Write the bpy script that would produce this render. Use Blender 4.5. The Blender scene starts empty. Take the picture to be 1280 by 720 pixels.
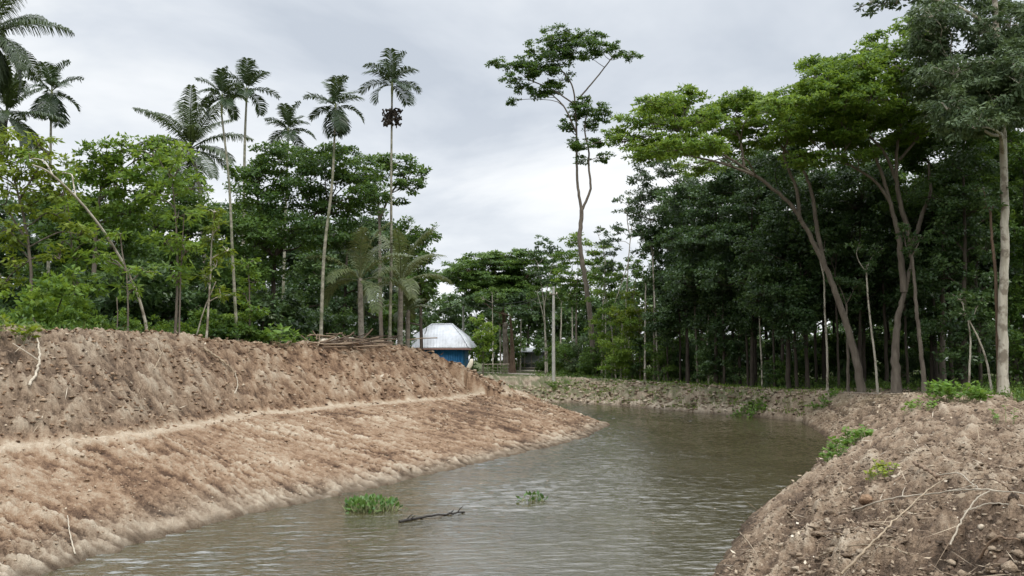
import bpy, math
import numpy as np
rng = np.random.default_rng(7)
C = bpy.context.scene.collection
SC = bpy.context.scene
FPX = 1065.0; PITCH = math.atan(90/FPX); EYE = 3.5
CP, SP = math.cos(PITCH), math.sin(PITCH)

# ------------------------------------------------------------------ measuring
def ray(u, v):
    a = (u-640)/FPX; b = (360-v)/FPX
    return np.array([a, CP-b*SP, SP+b*CP])
def P(u, v, Y):
    d = ray(u, v); return np.array([0, 0, EYE]) + d*(Y/d[1])
def onz(u, v, z):
    d = ray(u, v); return np.array([0, 0, EYE]) + d*((z-EYE)/d[2])

# ------------------------------------------------------------------ noise
_perm = np.random.default_rng(3).permutation(1024)
_gr = np.random.default_rng(4).uniform(0, 2*np.pi, 1024)
_gx, _gy = np.cos(_gr), np.sin(_gr)
def perlin(x, y, seed=0):
    x = np.asarray(x, float); y = np.asarray(y, float)
    xi = np.floor(x).astype(np.int64); yi = np.floor(y).astype(np.int64)
    xf = x-xi; yf = y-yi
    def g(ix, iy, fx, fy):
        h = _perm[(_perm[(ix+seed*57) & 1023] + iy) & 1023]
        return _gx[h]*fx + _gy[h]*fy
    u = xf*xf*xf*(xf*(xf*6-15)+10); w = yf*yf*yf*(yf*(yf*6-15)+10)
    a = g(xi, yi, xf, yf); b = g(xi+1, yi, xf-1, yf)
    c = g(xi, yi+1, xf, yf-1); d = g(xi+1, yi+1, xf-1, yf-1)
    return ((a+(b-a)*u) + ((c+(d-c)*u)-(a+(b-a)*u))*w)*1.5
def fbm(x, y, seed=0, octv=4, gain=.5):
    s = 0; a = 1
    for i in range(octv):
        s = s + a*perlin(x*2**i, y*2**i, seed+i*7); a *= gain
    return s
def sst(a, b, x):
    t = np.clip((x-a)/(b-a), 0, 1); return t*t*(3-2*t)

# ------------------------------------------------------------------ mesh builder
class MB:
    def __init__(s):
        s.v = []; s.f = {3: [], 4: []}; s.t = []; s.n = 0; s.mi = {3: [], 4: []}
    def add(s, v, f, tint=0.5, mi=0):
        v = np.asarray(v, float).reshape(-1, 3); f = np.asarray(f, np.int64)
        s.v.append(v); s.t.append(np.broadcast_to(np.asarray(tint, float), (len(v),)))
        k = f.shape[1]; s.f[k].append(f+s.n); s.mi[k].append(np.full(len(f), mi)); s.n += len(v)
    def tube(s, pts, rad, k=6, tint=.5, cap=True):
        pts = np.asarray(pts, float); n = len(pts)
        rad = np.broadcast_to(np.asarray(rad, float), (n,))
        tan = np.gradient(pts, axis=0); tan /= np.linalg.norm(tan, axis=1)[:, None]+1e-9
        m = tan.mean(0); ref = np.array([0, 0, 1.]) if abs(m[2]) < .7*np.linalg.norm(m)+1e-9 else np.array([1., 0, 0])
        a = np.cross(tan, ref); a /= np.linalg.norm(a, axis=1)[:, None]+1e-9
        b = np.cross(tan, a)
        ang = np.arange(k)*2*np.pi/k
        v = pts[:, None]+rad[:, None, None]*(a[:, None]*np.cos(ang)[None, :, None]+b[:, None]*np.sin(ang)[None, :, None])
        i = np.arange(n-1)[:, None]*k; j = np.arange(k)[None]; j2 = (j+1) % k
        f = np.stack([i+j, i+j2, i+k+j2, i+k+j], -1).reshape(-1, 4)
        v = v.reshape(-1, 3)
        s.add(v, f, tint)
        if cap:
            c = np.array([[j_, (j_+1) % k, k] for j_ in range(k)])
            s.add(np.vstack([v[-k:], pts[-1]+tan[-1]*rad[-1]*.4]), c, tint)
            s.add(np.vstack([v[:k], pts[0]-tan[0]*rad[0]*.1]), c[:, ::-1], tint)
    def box(s, c, h, rz=0, tint=.5, bev=0):
        c = np.asarray(c, float); h = np.asarray(h, float)
        v = np.array([[x, y, z] for x in (-1, 1) for y in (-1, 1) for z in (-1, 1)], float)*h
        cr, sr = math.cos(rz), math.sin(rz)
        v = np.stack([v[:, 0]*cr-v[:, 1]*sr, v[:, 0]*sr+v[:, 1]*cr, v[:, 2]], 1)+c
        s.add(v, [[0, 1, 3, 2], [4, 6, 7, 5], [0, 4, 5, 1], [2, 3, 7, 6], [0, 2, 6, 4], [1, 5, 7, 3]], tint)
    def leaves(s, c, a, nrm, l, w, tint, fold=.0):
        """kite leaves: c base points, a axis, nrm face normal"""
        a = a/(np.linalg.norm(a, axis=1)[:, None]+1e-9)
        b = np.cross(nrm, a); b /= np.linalg.norm(b, axis=1)[:, None]+1e-9
        n = len(c); l = np.broadcast_to(l, (n,))[:, None]; w = np.broadcast_to(w, (n,))[:, None]
        up = np.cross(a, b)
        v = np.stack([c, c+a*l*.45+b*w*.5-up*w*fold, c+a*l, c+a*l*.45-b*w*.5-up*w*fold], 1).reshape(-1, 3)
        f = np.arange(n*4).reshape(n, 4)
        s.add(v, f, np.repeat(np.broadcast_to(tint, (n,)), 4))
    def build(s, name, mats, parent=None, origin=None, smooth=False):
        me = bpy.data.meshes.new(name)
        v = np.vstack(s.v)
        if origin is not None: v = v-np.asarray(origin)
        f3 = np.vstack(s.f[3]) if s.f[3] else np.zeros((0, 3), np.int64)
        f4 = np.vstack(s.f[4]) if s.f[4] else np.zeros((0, 4), np.int64)
        me.vertices.add(len(v)); me.vertices.foreach_set('co', v.astype(np.float32).ravel())
        nl = f3.size+f4.size; me.loops.add(nl)
        me.loops.foreach_set('vertex_index', np.concatenate([f3.ravel(), f4.ravel()]).astype(np.int32))
        npoly = len(f3)+len(f4); me.polygons.add(npoly)
        st = np.concatenate([np.arange(len(f3))*3, f3.size+np.arange(len(f4))*4]).astype(np.int32)
        me.polygons.foreach_set('loop_start', st)
        mi = np.concatenate(s.mi[3]+s.mi[4]).astype(np.int32) if (s.mi[3] or s.mi[4]) else None
        if mi is not None: me.polygons.foreach_set('material_index', mi)
        if smooth: me.polygons.foreach_set('use_smooth', np.ones(npoly, bool))
        at = me.attributes.new('tint', 'FLOAT', 'POINT')
        at.data.foreach_set('value', np.concatenate(s.t).astype(np.float32))
        me.update(calc_edges=True)
        for m in (mats if isinstance(mats, (list, tuple)) else [mats]): me.materials.append(m)
        o = bpy.data.objects.new(name, me); C.objects.link(o)
        if parent is not None: o.parent = parent
        elif origin is not None: o.location = origin
        return o

def tag(o, label=None, cat=None, group=None, kind=None):
    if label: o['label'] = label
    if cat: o['category'] = cat
    if group: o['group'] = group
    if kind: o['kind'] = kind
    return o
def thing(name, label, cat, loc, group=None):
    o = bpy.data.objects.new(name, None); C.objects.link(o); o.location = loc
    o.empty_display_size = .3
    return tag(o, label, cat, group)
def dup(root, loc, rz=0, scale=1, label=None, group=None):
    r = root.copy(); C.objects.link(r); r.location = loc; r.rotation_euler = (0, 0, rz)
    r.scale = scale if isinstance(scale, tuple) else (scale,)*3
    if label: r['label'] = label
    if group: r['group'] = group
    for ch in list(root.children):
        c = ch.copy(); C.objects.link(c); c.parent = r
        for g in list(ch.children):
            d = g.copy(); C.objects.link(d); d.parent = c
    return r
def spline(pts, n=24):
    pts = np.asarray(pts, float); m = len(pts)
    if m == 2:
        t = np.linspace(0, 1, n)[:, None]; return pts[0]*(1-t)+pts[1]*t
    d = np.r_[0, np.cumsum(np.linalg.norm(np.diff(pts, axis=0), axis=1)**.5)]
    p = np.vstack([2*pts[0]-pts[1], pts, 2*pts[-1]-pts[-2]])
    out = []
    tt = np.linspace(0, m-1, n)
    for t in tt:
        i = min(int(t), m-2); f = t-i
        a, b, c, e = p[i], p[i+1], p[i+2], p[i+3]
        out.append(.5*((2*b)+(-a+c)*f+(2*a-5*b+4*c-e)*f*f+(-a+3*b-3*c+e)*f**3))
    return np.array(out)

# ------------------------------------------------------------------ materials
def nmat(name):
    m = bpy.data.materials.new(name); m.use_nodes = True
    nt = m.node_tree; nt.nodes.clear()
    out = nt.nodes.new('ShaderNodeOutputMaterial')
    return m, nt, out
def N(nt, t, **kw):
    n = nt.nodes.new(t)
    for k, v in kw.items():
        if k.startswith('i_'): n.inputs[k[2:].replace('_', ' ')].default_value = v
        else: setattr(n, k, v)
    return n
def ramp(nt, fac, stops, interp='LINEAR'):
    r = nt.nodes.new('ShaderNodeValToRGB'); cr = r.color_ramp; cr.interpolation = interp
    while len(cr.elements) > 1: cr.elements.remove(cr.elements[-1])
    for i, (p, c) in enumerate(stops):
        e = cr.elements[0] if i == 0 else cr.elements.new(p)
        e.position = p; e.color = (*c, 1) if len(c) == 3 else c
    if fac is not None: nt.links.new(fac, r.inputs[0])
    return r.outputs[0]
def mth(nt, op, a, b=None, clamp=False):
    n = nt.nodes.new('ShaderNodeMath'); n.operation = op; n.use_clamp = clamp
    for i, x in enumerate((a, b)):
        if x is None: continue
        if isinstance(x, (int, float)): n.inputs[i].default_value = x
        else: nt.links.new(x, n.inputs[i])
    return n.outputs[0]
def mix(nt, fac, a, b, blend='MIX'):
    n = nt.nodes.new('ShaderNodeMix'); n.data_type = 'RGBA'; n.blend_type = blend
    for idx, x in ((0, fac), (6, a), (7, b)):
        if isinstance(x, (int, float)): n.inputs[idx].default_value = x
        elif isinstance(x, tuple): n.inputs[idx].default_value = (*x, 1)
        else: nt.links.new(x, n.inputs[idx])
    return n.outputs[2]
def noise(nt, scale, detail=4, rough=.55, vec=None, dist=0):
    n = nt.nodes.new('ShaderNodeTexNoise'); n.inputs['Scale'].default_value = scale
    n.inputs['Detail'].default_value = detail; n.inputs['Roughness'].default_value = rough
    n.inputs['Distortion'].default_value = dist
    if vec is not None: nt.links.new(vec, n.inputs['Vector'])
    return n.outputs['Fac']
def objco(nt): return nt.nodes.new('ShaderNodeTexCoord').outputs['Object']
def worldco(nt): return nt.nodes.new('ShaderNodeNewGeometry').outputs['Position']
def attr(nt, name, out='Fac'):
    a = nt.nodes.new('ShaderNodeAttribute'); a.attribute_name = name; return a.outputs[out]

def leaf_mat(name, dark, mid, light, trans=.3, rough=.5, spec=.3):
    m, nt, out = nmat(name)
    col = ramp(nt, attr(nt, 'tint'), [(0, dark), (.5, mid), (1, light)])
    b = N(nt, 'ShaderNodeBsdfPrincipled'); b.inputs['Roughness'].default_value = rough
    b.inputs['Specular IOR Level'].default_value = spec
    nt.links.new(col, b.inputs['Base Color'])
    t = N(nt, 'ShaderNodeBsdfTranslucent')
    tc = mix(nt, .5, col, (light[0]*1.3, light[1]*1.3, light[2]*.7))
    nt.links.new(tc, t.inputs['Color'])
    mx = N(nt, 'ShaderNodeMixShader'); mx.inputs[0].default_value = trans
    nt.links.new(b.outputs[0], mx.inputs[1]); nt.links.new(t.outputs[0], mx.inputs[2])
    nt.links.new(mx.outputs[0], out.inputs[0]); return m
def bark_mat(name, a, b_, scale=6, band=0, lichen=None):
    m, nt, out = nmat(name)
    co = worldco(nt)
    mp = N(nt, 'ShaderNodeMapping'); mp.inputs['Scale'].default_value = (1, 1, .25 if not band else 1.4)
    nt.links.new(co, mp.inputs['Vector'])
    f = noise(nt, scale, 5, .65, mp.outputs[0])
    col = ramp(nt, f, [(.3, a), (.7, b_)])
    if lichen:
        f2 = noise(nt, 1.7, 4, .6, co)
        col = mix(nt, ramp(nt, f2, [(.52, (0, 0, 0)), (.62, (1, 1, 1))]), col, lichen)
    p = N(nt, 'ShaderNodeBsdfPrincipled'); p.inputs['Roughness'].default_value = .85
    p.inputs['Specular IOR Level'].default_value = .2
    nt.links.new(col, p.inputs['Base Color'])
    bp = N(nt, 'ShaderNodeBump'); bp.inputs['Strength'].default_value = .6; bp.inputs['Distance'].default_value = .03
    nt.links.new(f, bp.inputs['Height']); nt.links.new(bp.outputs[0], p.inputs['Normal'])
    nt.links.new(p.outputs[0], out.inputs[0]); return m
def plain_mat(name, col, rough=.7, var=.15, scale=3, metal=0, spec=.3):
    m, nt, out = nmat(name)
    f = noise(nt, scale, 5, .6, worldco(nt))
    c = ramp(nt, f, [(.25, tuple(x*(1-var*1.6) for x in col)), (.55, col), (.8, tuple(min(1, x*(1+var)) for x in col))])
    p = N(nt, 'ShaderNodeBsdfPrincipled'); p.inputs['Roughness'].default_value = rough
    p.inputs['Metallic'].default_value = metal; p.inputs['Specular IOR Level'].default_value = spec
    nt.links.new(c, p.inputs['Base Color']); nt.links.new(p.outputs[0], out.inputs[0]); return m
# ------------------------------------------------------------------ canal banks
def wl(pix): return [tuple(onz(u, v, 0)[:2]) for u, v in pix]
LEFT = [(-10, -70), (-9, -12), (-8.4, 3), (-8.0, 9)] + wl([(50, 720), (200, 672), (300, 645), (430, 618), (560, 588), (680, 560), (730, 548), (752, 536)]) \
    + [(5.3, 46.5), (4.4, 51), (1.5, 55.5), (-2.0, 59.5)]
FARB = [(-3.0, 63), (-1.5, 67.5), (2, 70.5)] + wl([(712, 503), (780, 508), (860, 515), (940, 521), (1002, 527)])
RIGHT = wl([(1002, 527), (1023, 539), (1037, 551), (1026, 570), (1013, 591), (975, 619), (947, 637), (922, 668), (891, 718)]) \
    + [(1.2, 9), (-1.1, 3), (-4, -4), (-6, -12), (-7, -70)]
LEFT, FARB, RIGHT = (np.array(a, float) for a in (LEFT, FARB, RIGHT))
POLY = np.vstack([LEFT, FARB, RIGHT[1:]])

def pdist(x, y, pl):
    """distance to a polyline and arc length of the nearest point"""
    best = np.full(x.shape, 1e9); bs = np.zeros(x.shape); s0 = 0
    for i in range(len(pl)-1):
        ax, ay = pl[i]; bx, by = pl[i+1]; dx, dy = bx-ax, by-ay; L2 = dx*dx+dy*dy
        t = np.clip(((x-ax)*dx+(y-ay)*dy)/L2, 0, 1)
        d = np.hypot(x-ax-t*dx, y-ay-t*dy); L = math.sqrt(L2)
        m = d < best; best = np.where(m, d, best); bs = np.where(m, s0+t*L, bs); s0 += L
    return best, bs
def inside(x, y):
    c = np.zeros(x.shape, bool); n = len(POLY)
    for i in range(n):
        ax, ay = POLY[i]; bx, by = POLY[(i+1) % n]
        if ay == by: continue
        k = ((ay > y) != (by > y)) & (x < (bx-ax)*(y-ay)/(by-ay)+ax)
        c ^= k
    return c
A_ = np.asarray
def pd1(p):
    d, s = pdist(A_([p[0]]), A_([p[1]]), LEFT); return d[0], s[0]
ZB = 1.65
bt = [(pd1(onz(u, v, ZB))[::-1]) for u, v in [(0, 562), (100, 553), (180, 545), (250, 530), (330, 517), (420, 508), (500, 503), (600, 493), (648, 489)]]
rt = []; RIDGE_UY = []
for u, v in [(0, 412), (100, 414), (190, 417), (300, 427), (350, 430), (400, 428), (480, 432), (505, 433), (522, 435), (541, 440), (561, 450), (580, 460), (602, 476), (640, 488)]:
    for Y in np.arange(12, 60, .1):
        p = P(u, v, Y); d, s = pd1(p)
        db = np.interp(s, [b[0] for b in bt], [b[1] for b in bt])
        if d >= db+3.5: rt.append((s, d, p[2])); RIDGE_UY.append((u, Y)); break
bt.sort(); rt.sort()
BS, BD = A_([b[0] for b in bt]), A_([b[1] for b in bt])
RS, RD, RZ = (A_([r[i] for r in rt]) for i in range(3))
STIP = pd1(onz(752, 536, 0))[1]
RZ_END = RS[-1]

def terrain(x, y, detail=True):
    x = np.asarray(x, float); y = np.asarray(y, float)
    dl, sl = pdist(x, y, LEFT); df, sf = pdist(x, y, FARB); dr, sr = pdist(x, y, RIGHT)
    ins = inside(x, y)
    # left bank: smooth lower cut, narrow ledge, spoil heap, ground behind
    wob = perlin(sl*.35, sl*0+1.3, 31)*.25
    bd = np.interp(sl, BS, BD)+wob; bz = np.full(x.shape, ZB)+perlin(sl*.3, 5.5+0*sl, 33)*.06
    rd = np.interp(sl, RS, RD); rz = np.interp(sl, RS, RZ)
    after = sl > RZ_END
    rz = np.where(after, np.interp(sl, [RZ_END, RZ_END+4], [RZ[-1], 1.75]), rz)
    rz = np.maximum(rz, bz+.05)
    rd = np.maximum(rd, bd+3.2)
    t = dl/bd
    z1 = bz*(np.clip(t, 0, 1)**.88)
    z1 = z1-.10*sst(.75, 1., t)*(1-sst(1.0, 1.12, t))*0
    led = .45
    t2 = np.clip((dl-bd-led)/(rd-bd-led), 0, 1)
    z2 = bz+.03+(rz-bz-.03)*(t2**.9*.75+.25*sst(0, 1, t2))
    bk = np.clip((dl-rd-.8)/4.5, 0, 1); zback = 2.3
    z3 = rz+(np.minimum(zback, rz)-rz)*sst(0, 1, bk)
    zl = np.where(dl < bd, z1, np.where(dl < rd, np.where(dl < bd+led, bz+.03*sst(0, led, dl-bd), z2), z3))
    zl = np.where(dl > 14, zl+(2.2-zl)*sst(14, 24, dl), zl)
    # far bank
    wid = np.interp(x, [-2, 4, 9, 14], [10, 9, 4.6, 3.1])
    top = np.interp(x, [-2, 6, 12, 20], [2.0, 1.9, 1.62, 1.66])
    er = fbm(sf*.9, df*1.1, 41, 4)*.75
    tf = np.clip((df+er*sst(.2, 1.2, df)*(1-sst(3, 6, df)))/wid, 0, 1)
    zf = top*(1-(1-tf)**1.7)
    # right bank
    tr = np.clip(dr/4.6, 0, 1)
    zr = 1.85*(1-(1-tr)**1.75)
    zr = zr+.5*np.exp(-(((x-5.2)/1.6)**2+((y-8.2)/2.0)**2))*sst(1, 3, dr)
    # blend
    k = 1.6
    m = np.minimum(np.minimum(dl, df), dr)
    wl_, wf_, wr_ = np.exp(-(dl-m)/k), np.exp(-(df-m)/k), np.exp(-(dr-m)/k)
    ws = wl_+wf_+wr_; wl_, wf_, wr_ = wl_/ws, wf_/ws, wr_/ws
    z = zl*wl_+zf*wf_+zr*wr_
    flat = sst(10, 40, m)
    z = z*(1-flat)+2.0*flat
    z = np.where(ins, -np.minimum(m*.5, 1.3), z)
    if not detail: return z
    # ---- relief
    heap = wl_*sst(.2, .8, (dl-bd)/1.2)*(1-sst(rd+2, rd+6, dl))
    lower = wl_*(1-sst(-.2, .3, dl-bd))
    rough_r = wr_*sst(.1, 1.0, dr)*(1-.6*sst(9, 14, dr))
    rough_f = wf_*sst(.0, .5, df)*(1-sst(wid+.2, wid+1.5, df))
    dist = np.hypot(x, y)
    b1 = fbm(x*.9, y*.9, 1, 3); b2 = fbm(x*3.1, y*3.1, 2, 3)
    b3 = np.abs(perlin(x*6.5, y*6.5, 5))+.6*np.abs(perlin(x*13, y*13, 6))
    dn = (1-sst(25, 45, dist)); b4 = perlin(x*17, y*17, 8)+.7*perlin(x*29, y*29, 9)
    streak = fbm(sl*2.4+dl*.7, dl*.35, 11, 4, .6)
    streak2 = fbm(sl*7+dl*1.6, dl*.9, 13, 3, .6)
    rstreak = fbm(sr*.28+dr*.25, dr*2.1, 17, 4, .6)
    crack = np.clip(perlin(sl*1.1+dl*.5, dl*.7, 19)-.25, 0, 1)
    z = z+heap*(.12*b1+.09*b2+.15*(b3-.4)*(.6+.4*dn)+.03*dn*b4)
    ledge_edge = np.exp(-((dl-bd)/.25)**2)*wl_
    sm_ = .25+1.3*sst(-.45, .45, fbm(sl*.22+dl*.3, dl*.28, 29, 3))
    z = z+lower*sst(0, .5, dl)*(sm_*(.035*streak+.05*b2+.03*streak2)-.08*crack+.06*(b3-.4)+.018*dn*b4)+ledge_edge*(.04*b2)
    z = z+rough_r*(.10*b1+.07*b2+.075*(b3-.4)*(.5+.5*dn)+.11*rstreak+.030*dn*b4)
    z = z+rough_f*(.18*b1+.16*b2+.10*(b3-.4))
    z = z+np.where(ins, .5, 1.)*(.11*fbm(x*1.3, y*1.3, 27, 3)+.03*b2)*np.exp(-m/.7)
    rest = np.clip(1-heap-lower-rough_r-rough_f, 0, 1)*(~ins)
    z = z+rest*(.03*b1+.025*b2)*sst(0, .5, m)
    # ---- colour masks: R dry/pale, G green, B wet, A grey
    trail = np.exp(-(((x*.62-y*.78)+5.05)/.42)**2)*wr_*sst(2.2, 3.4, dr)*(1-sst(14, 22, y))*0
    patch = fbm(x*.33, y*.33, 23, 3)
    ledge = sst(bd-.22, bd-.05, dl)*(1-sst(bd+led-.05, bd+led+.25, dl))*wl_
    sm = .35+1.2*sst(-.45, .45, fbm(sl*.22+dl*.3, dl*.28, 29, 3))
    R = lower*(.48+sm*(.24*streak+.24*streak2)+.17*patch+.20*b2+.14*(b3-.5)-.36*crack)
    redz = np.exp(-((sl-RZ_END+12)/9)**2)
    R = R-lower*.16*redz
    R = R+heap*(.44+.22*b1+.30*b2-.08*sst(0, 1, t2))+wr_*(.34+.16*b1+.20*b2+.30*rstreak-.14*np.exp(-(((x-5.2)/2.2)**2+((y-8.0)/2.6)**2)))+wf_*(.58+.3*b1+.3*b2)  # right bank's near dark patch: lower-corner vignette painted into the soil colour
    R = R+.20*np.exp(-((m-.25)/.35)**2)*wl_*(~ins)
    R = R*(1-ledge)+ledge*(.80+.2*b2)
    G = np.clip(sst(wid+1.2, wid+3, df)*wf_, 0, 1)+sst(rd+1.5, rd+4, dl)*wl_+sst(7.0, 9.5, dr)*wr_
    G = G+wf_*sst(.05, .5, b1+.25)*.75*sst(.4, 1., df)
    B = 1-sst(.03, .20, z+.05*b2)
    A = wf_*.75+wr_*.42+heap*(.20*sst(-.1, .6, b1)+.45*(1-sst(88, 106, sl)))+np.exp(-((m-.3)/.6)**2)*wl_*.6
    return z, np.stack([np.clip(R, 0, 1), np.clip(G, 0, 1), np.clip(B, 0, 1), np.clip(A, 0, 1)], 1)

# path along the far bank: centre line in the world, kept level and clear of relief
_PP = [(1420, 500, 1.78), (1280, 496.5, 1.75), (1150, 493, 1.71), (1040, 489.5, 1.66), (960, 486, 1.60), (890, 481.5, 1.64), (800, 476, 1.74), (730, 471.5, 1.84), (680, 468.5, 1.94), (640, 466.5, 2.0)]
PATH = np.array([onz(u, v, z)[:2] for u, v, z in _PP]+[(-6, 108), (-14, 122), (-30, 140)])
PATHC = spline(PATH, 160)
_pi = np.linspace(0, 12, 160)
PATHZ = np.interp(_pi, np.arange(13), [q[2] for q in _PP]+[2.03, 2.06, 2.08])
PATHW = np.interp(_pi, [0, 4, 7, 9, 12], [.6, .65, .8, 1.5, 1.6])
def ground(x, y):
    x = np.atleast_1d(np.asarray(x, float)); y = np.atleast_1d(np.asarray(y, float))
    z, col = terrain(x, y)
    near = (x > -40) & (x < 60) & (y > 30) & (y < 150)
    if near.any():
        xn, yn = x[near], y[near]
        d = np.hypot(xn[:, None]-PATHC[None, :, 0], yn[:, None]-PATHC[None, :, 1])
        i = d.argmin(1); dd = d[np.arange(len(i)), i]
        w = 1-sst(PATHW[i]+.15, PATHW[i]+1.3, dd)
        z[near] = z[near]*(1-w)+(PATHZ[i]-.03)*w
        col[near, 1] *= 1-w*.8
    return z, col
def gz(x, y): return float(ground([x], [y])[0][0])
def drop(u, v, y0=4, y1=140):
    """where the sight line through a pixel meets the ground"""
    Y = np.exp(np.linspace(math.log(y0), math.log(y1), 1500))
    d = ray(u, v); p = np.array([0, 0, EYE])+d[None]*(Y/d[1])[:, None]
    z = ground(p[:, 0], p[:, 1])[0]
    h = np.where(p[:, 2] <= np.maximum(z, 0))[0]
    i = h[0] if len(h) else len(Y)-1
    q = p[i].copy(); q[2] = max(z[i], 0); return q

_pu = 640+PATHC[:, 0]/PATHC[:, 1]*FPX
def clear_y(u, Y):
    """keep a plant out of the water: behind the ridge on the left, beyond the path on the right"""
    if u < 625: return max(Y, float(np.interp(u, [a for a, _ in RIDGE_UY], [c for _, c in RIDGE_UY]))+1.3)
    k = np.abs(_pu[:125]-np.clip(u, 655, 1330)).argmin()
    return max(Y, PATHC[k, 1]+PATHW[k]+.5)
# ------------------------------------------------------------------ soil material
def soil_mat(name, tinted=False):
    m, nt, out = nmat(name)
    co = worldco(nt)
    n1 = noise(nt, 1.6, 6, .6, co); n2 = noise(nt, 9, 6, .65, co); n3 = noise(nt, 38, 4, .6, co)
    if tinted:
        t = attr(nt, 'tint'); R = t; G = B = A = None
    else:
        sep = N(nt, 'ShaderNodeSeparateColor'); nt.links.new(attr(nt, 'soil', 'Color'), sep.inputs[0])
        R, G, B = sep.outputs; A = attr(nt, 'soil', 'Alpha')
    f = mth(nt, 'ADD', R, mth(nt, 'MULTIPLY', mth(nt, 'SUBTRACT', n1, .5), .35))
    f = mth(nt, 'ADD', f, mth(nt, 'MULTIPLY', mth(nt, 'SUBTRACT', n2, .5), .8))
    f = mth(nt, 'ADD', f, mth(nt, 'MULTIPLY', mth(nt, 'SUBTRACT', n3, .5), .6))
    col = ramp(nt, f, [(0, (.055, .034, .022)), (.2, (.135, .082, .052)), (.42, (.27, .175, .108)), (.65, (.37, .28, .195)), (1, (.52, .435, .33))])
    if tinted != True:
        g = ramp(nt, f, [(0, (.06, .05, .038)), (.25, (.15, .122, .09)), (.55, (.31, .26, .195)), (1, (.50, .43, .335))])
        col = mix(nt, A if not tinted else .6, col, g)
    if not tinted:
        gf = mth(nt, 'MULTIPLY', G, mth(nt, 'ADD', mth(nt, 'MULTIPLY', n2, 1.6), .2), True)
        gc = ramp(nt, n2, [(.3, (.045, .05, .02)), (.6, (.07, .09, .028)), (.8, (.12, .13, .05))])
        col = mix(nt, gf, col, gc)
        col = mix(nt, mth(nt, 'MULTIPLY', B, .7), col, mix(nt, .5, (.10, .075, .05), col, 'MULTIPLY'))
    p = N(nt, 'ShaderNodeBsdfPrincipled'); p.inputs['Roughness'].default_value = .9
    p.inputs['Specular IOR Level'].default_value = .15
    nt.links.new(col, p.inputs['Base Color'])
    h = mth(nt, 'ADD', mth(nt, 'MULTIPLY', n2, 1.0), mth(nt, 'MULTIPLY', n3, .6))
    bp = N(nt, 'ShaderNodeBump'); bp.inputs['Strength'].default_value = .8; bp.inputs['Distance'].default_value = .10 if not tinted else .04
    nt.links.new(h, bp.inputs['Height']); nt.links.new(bp.outputs[0], p.inputs['Normal'])
    nt.links.new(p.outputs[0], out.inputs[0]); return m
M_SOIL = soil_mat('soil'); M_CLOD = soil_mat('clod_soil', True); M_CLODG = soil_mat('grey_clod_soil', 'grey')

# ------------------------------------------------------------------ ground sheet (rings round the viewpoint, finer where the banks are)
fine = np.radians(np.arange(-42, 42.01, .095))
coarse = np.radians(np.r_[np.arange(43, 317, 2.5)])
AZ = np.r_[fine, coarse]; NA = len(AZ)
RR = np.r_[.4, .8, 1.3, 2.0, 2.8, np.exp(np.linspace(math.log(3.5), math.log(75), 640)), np.exp(np.linspace(math.log(76), math.log(170), 50)), 210, 270, 360, 500, 800, 1300, 2200, 4000]
gx = (RR[:, None]*np.sin(AZ)[None]).ravel(); gy = (RR[:, None]*np.cos(AZ)[None]).ravel()
gz_, gc_ = [], []
for k in range(0, len(gx), 60000):
    a, b = ground(gx[k:k+60000], gy[k:k+60000]); gz_.append(a); gc_.append(b)
gz_ = np.concatenate(gz_); gc_ = np.vstack(gc_)
mb = MB(); nr = len(RR)
i = np.arange(nr-1)[:, None]*NA; j = np.arange(NA)[None]; j2 = (j+1) % NA
f = np.stack([i+j, i+NA+j, i+NA+j2, i+j2], -1).reshape(-1, 4)[:, ::-1]
mb.add(np.stack([gx, gy, gz_], 1), f)
cidx = np.array([[k, (k+1) % NA, NA] for k in range(NA)])
gro = mb.build('ground', M_SOIL, smooth=True); tag(gro, kind='structure')
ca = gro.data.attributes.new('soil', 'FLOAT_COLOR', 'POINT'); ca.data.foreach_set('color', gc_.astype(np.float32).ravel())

# path sheet
m_path, nt, out = nmat('packed_earth')
co = worldco(nt); n2 = noise(nt, 5, 6, .6, co)
p = N(nt, 'ShaderNodeBsdfPrincipled'); p.inputs['Roughness'].default_value = .9
nt.links.new(ramp(nt, n2, [(.3, (.19, .16, .125)), (.7, (.36, .31, .25))]), p.inputs['Base Color']); nt.links.new(p.outputs[0], out.inputs[0])
tn = np.gradient(PATHC, axis=0); tn /= np.linalg.norm(tn, axis=1)[:, None]; nn = np.stack([-tn[:, 1], tn[:, 0]], 1)
mb = MB(); rows = []
for kk in np.linspace(-1, 1, 9):
    e = PATHC+nn*(PATHW*kk*(1+.12*perlin(np.arange(160)*.35, np.full(160, kk*3), 51)))[:, None]
    rows.append(np.c_[e, PATHZ+.012*(1-kk*kk)-.012+.0*kk])
v = np.stack(rows, 1).reshape(-1, 3)
i = np.arange(159)[:, None]*9; j = np.arange(8)[None]
mb.add(v, np.stack([i+j, i+j+1, i+10+j, i+9+j], -1).reshape(-1, 4))
tag(mb.build('path', m_path, smooth=True), kind='structure')

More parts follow.
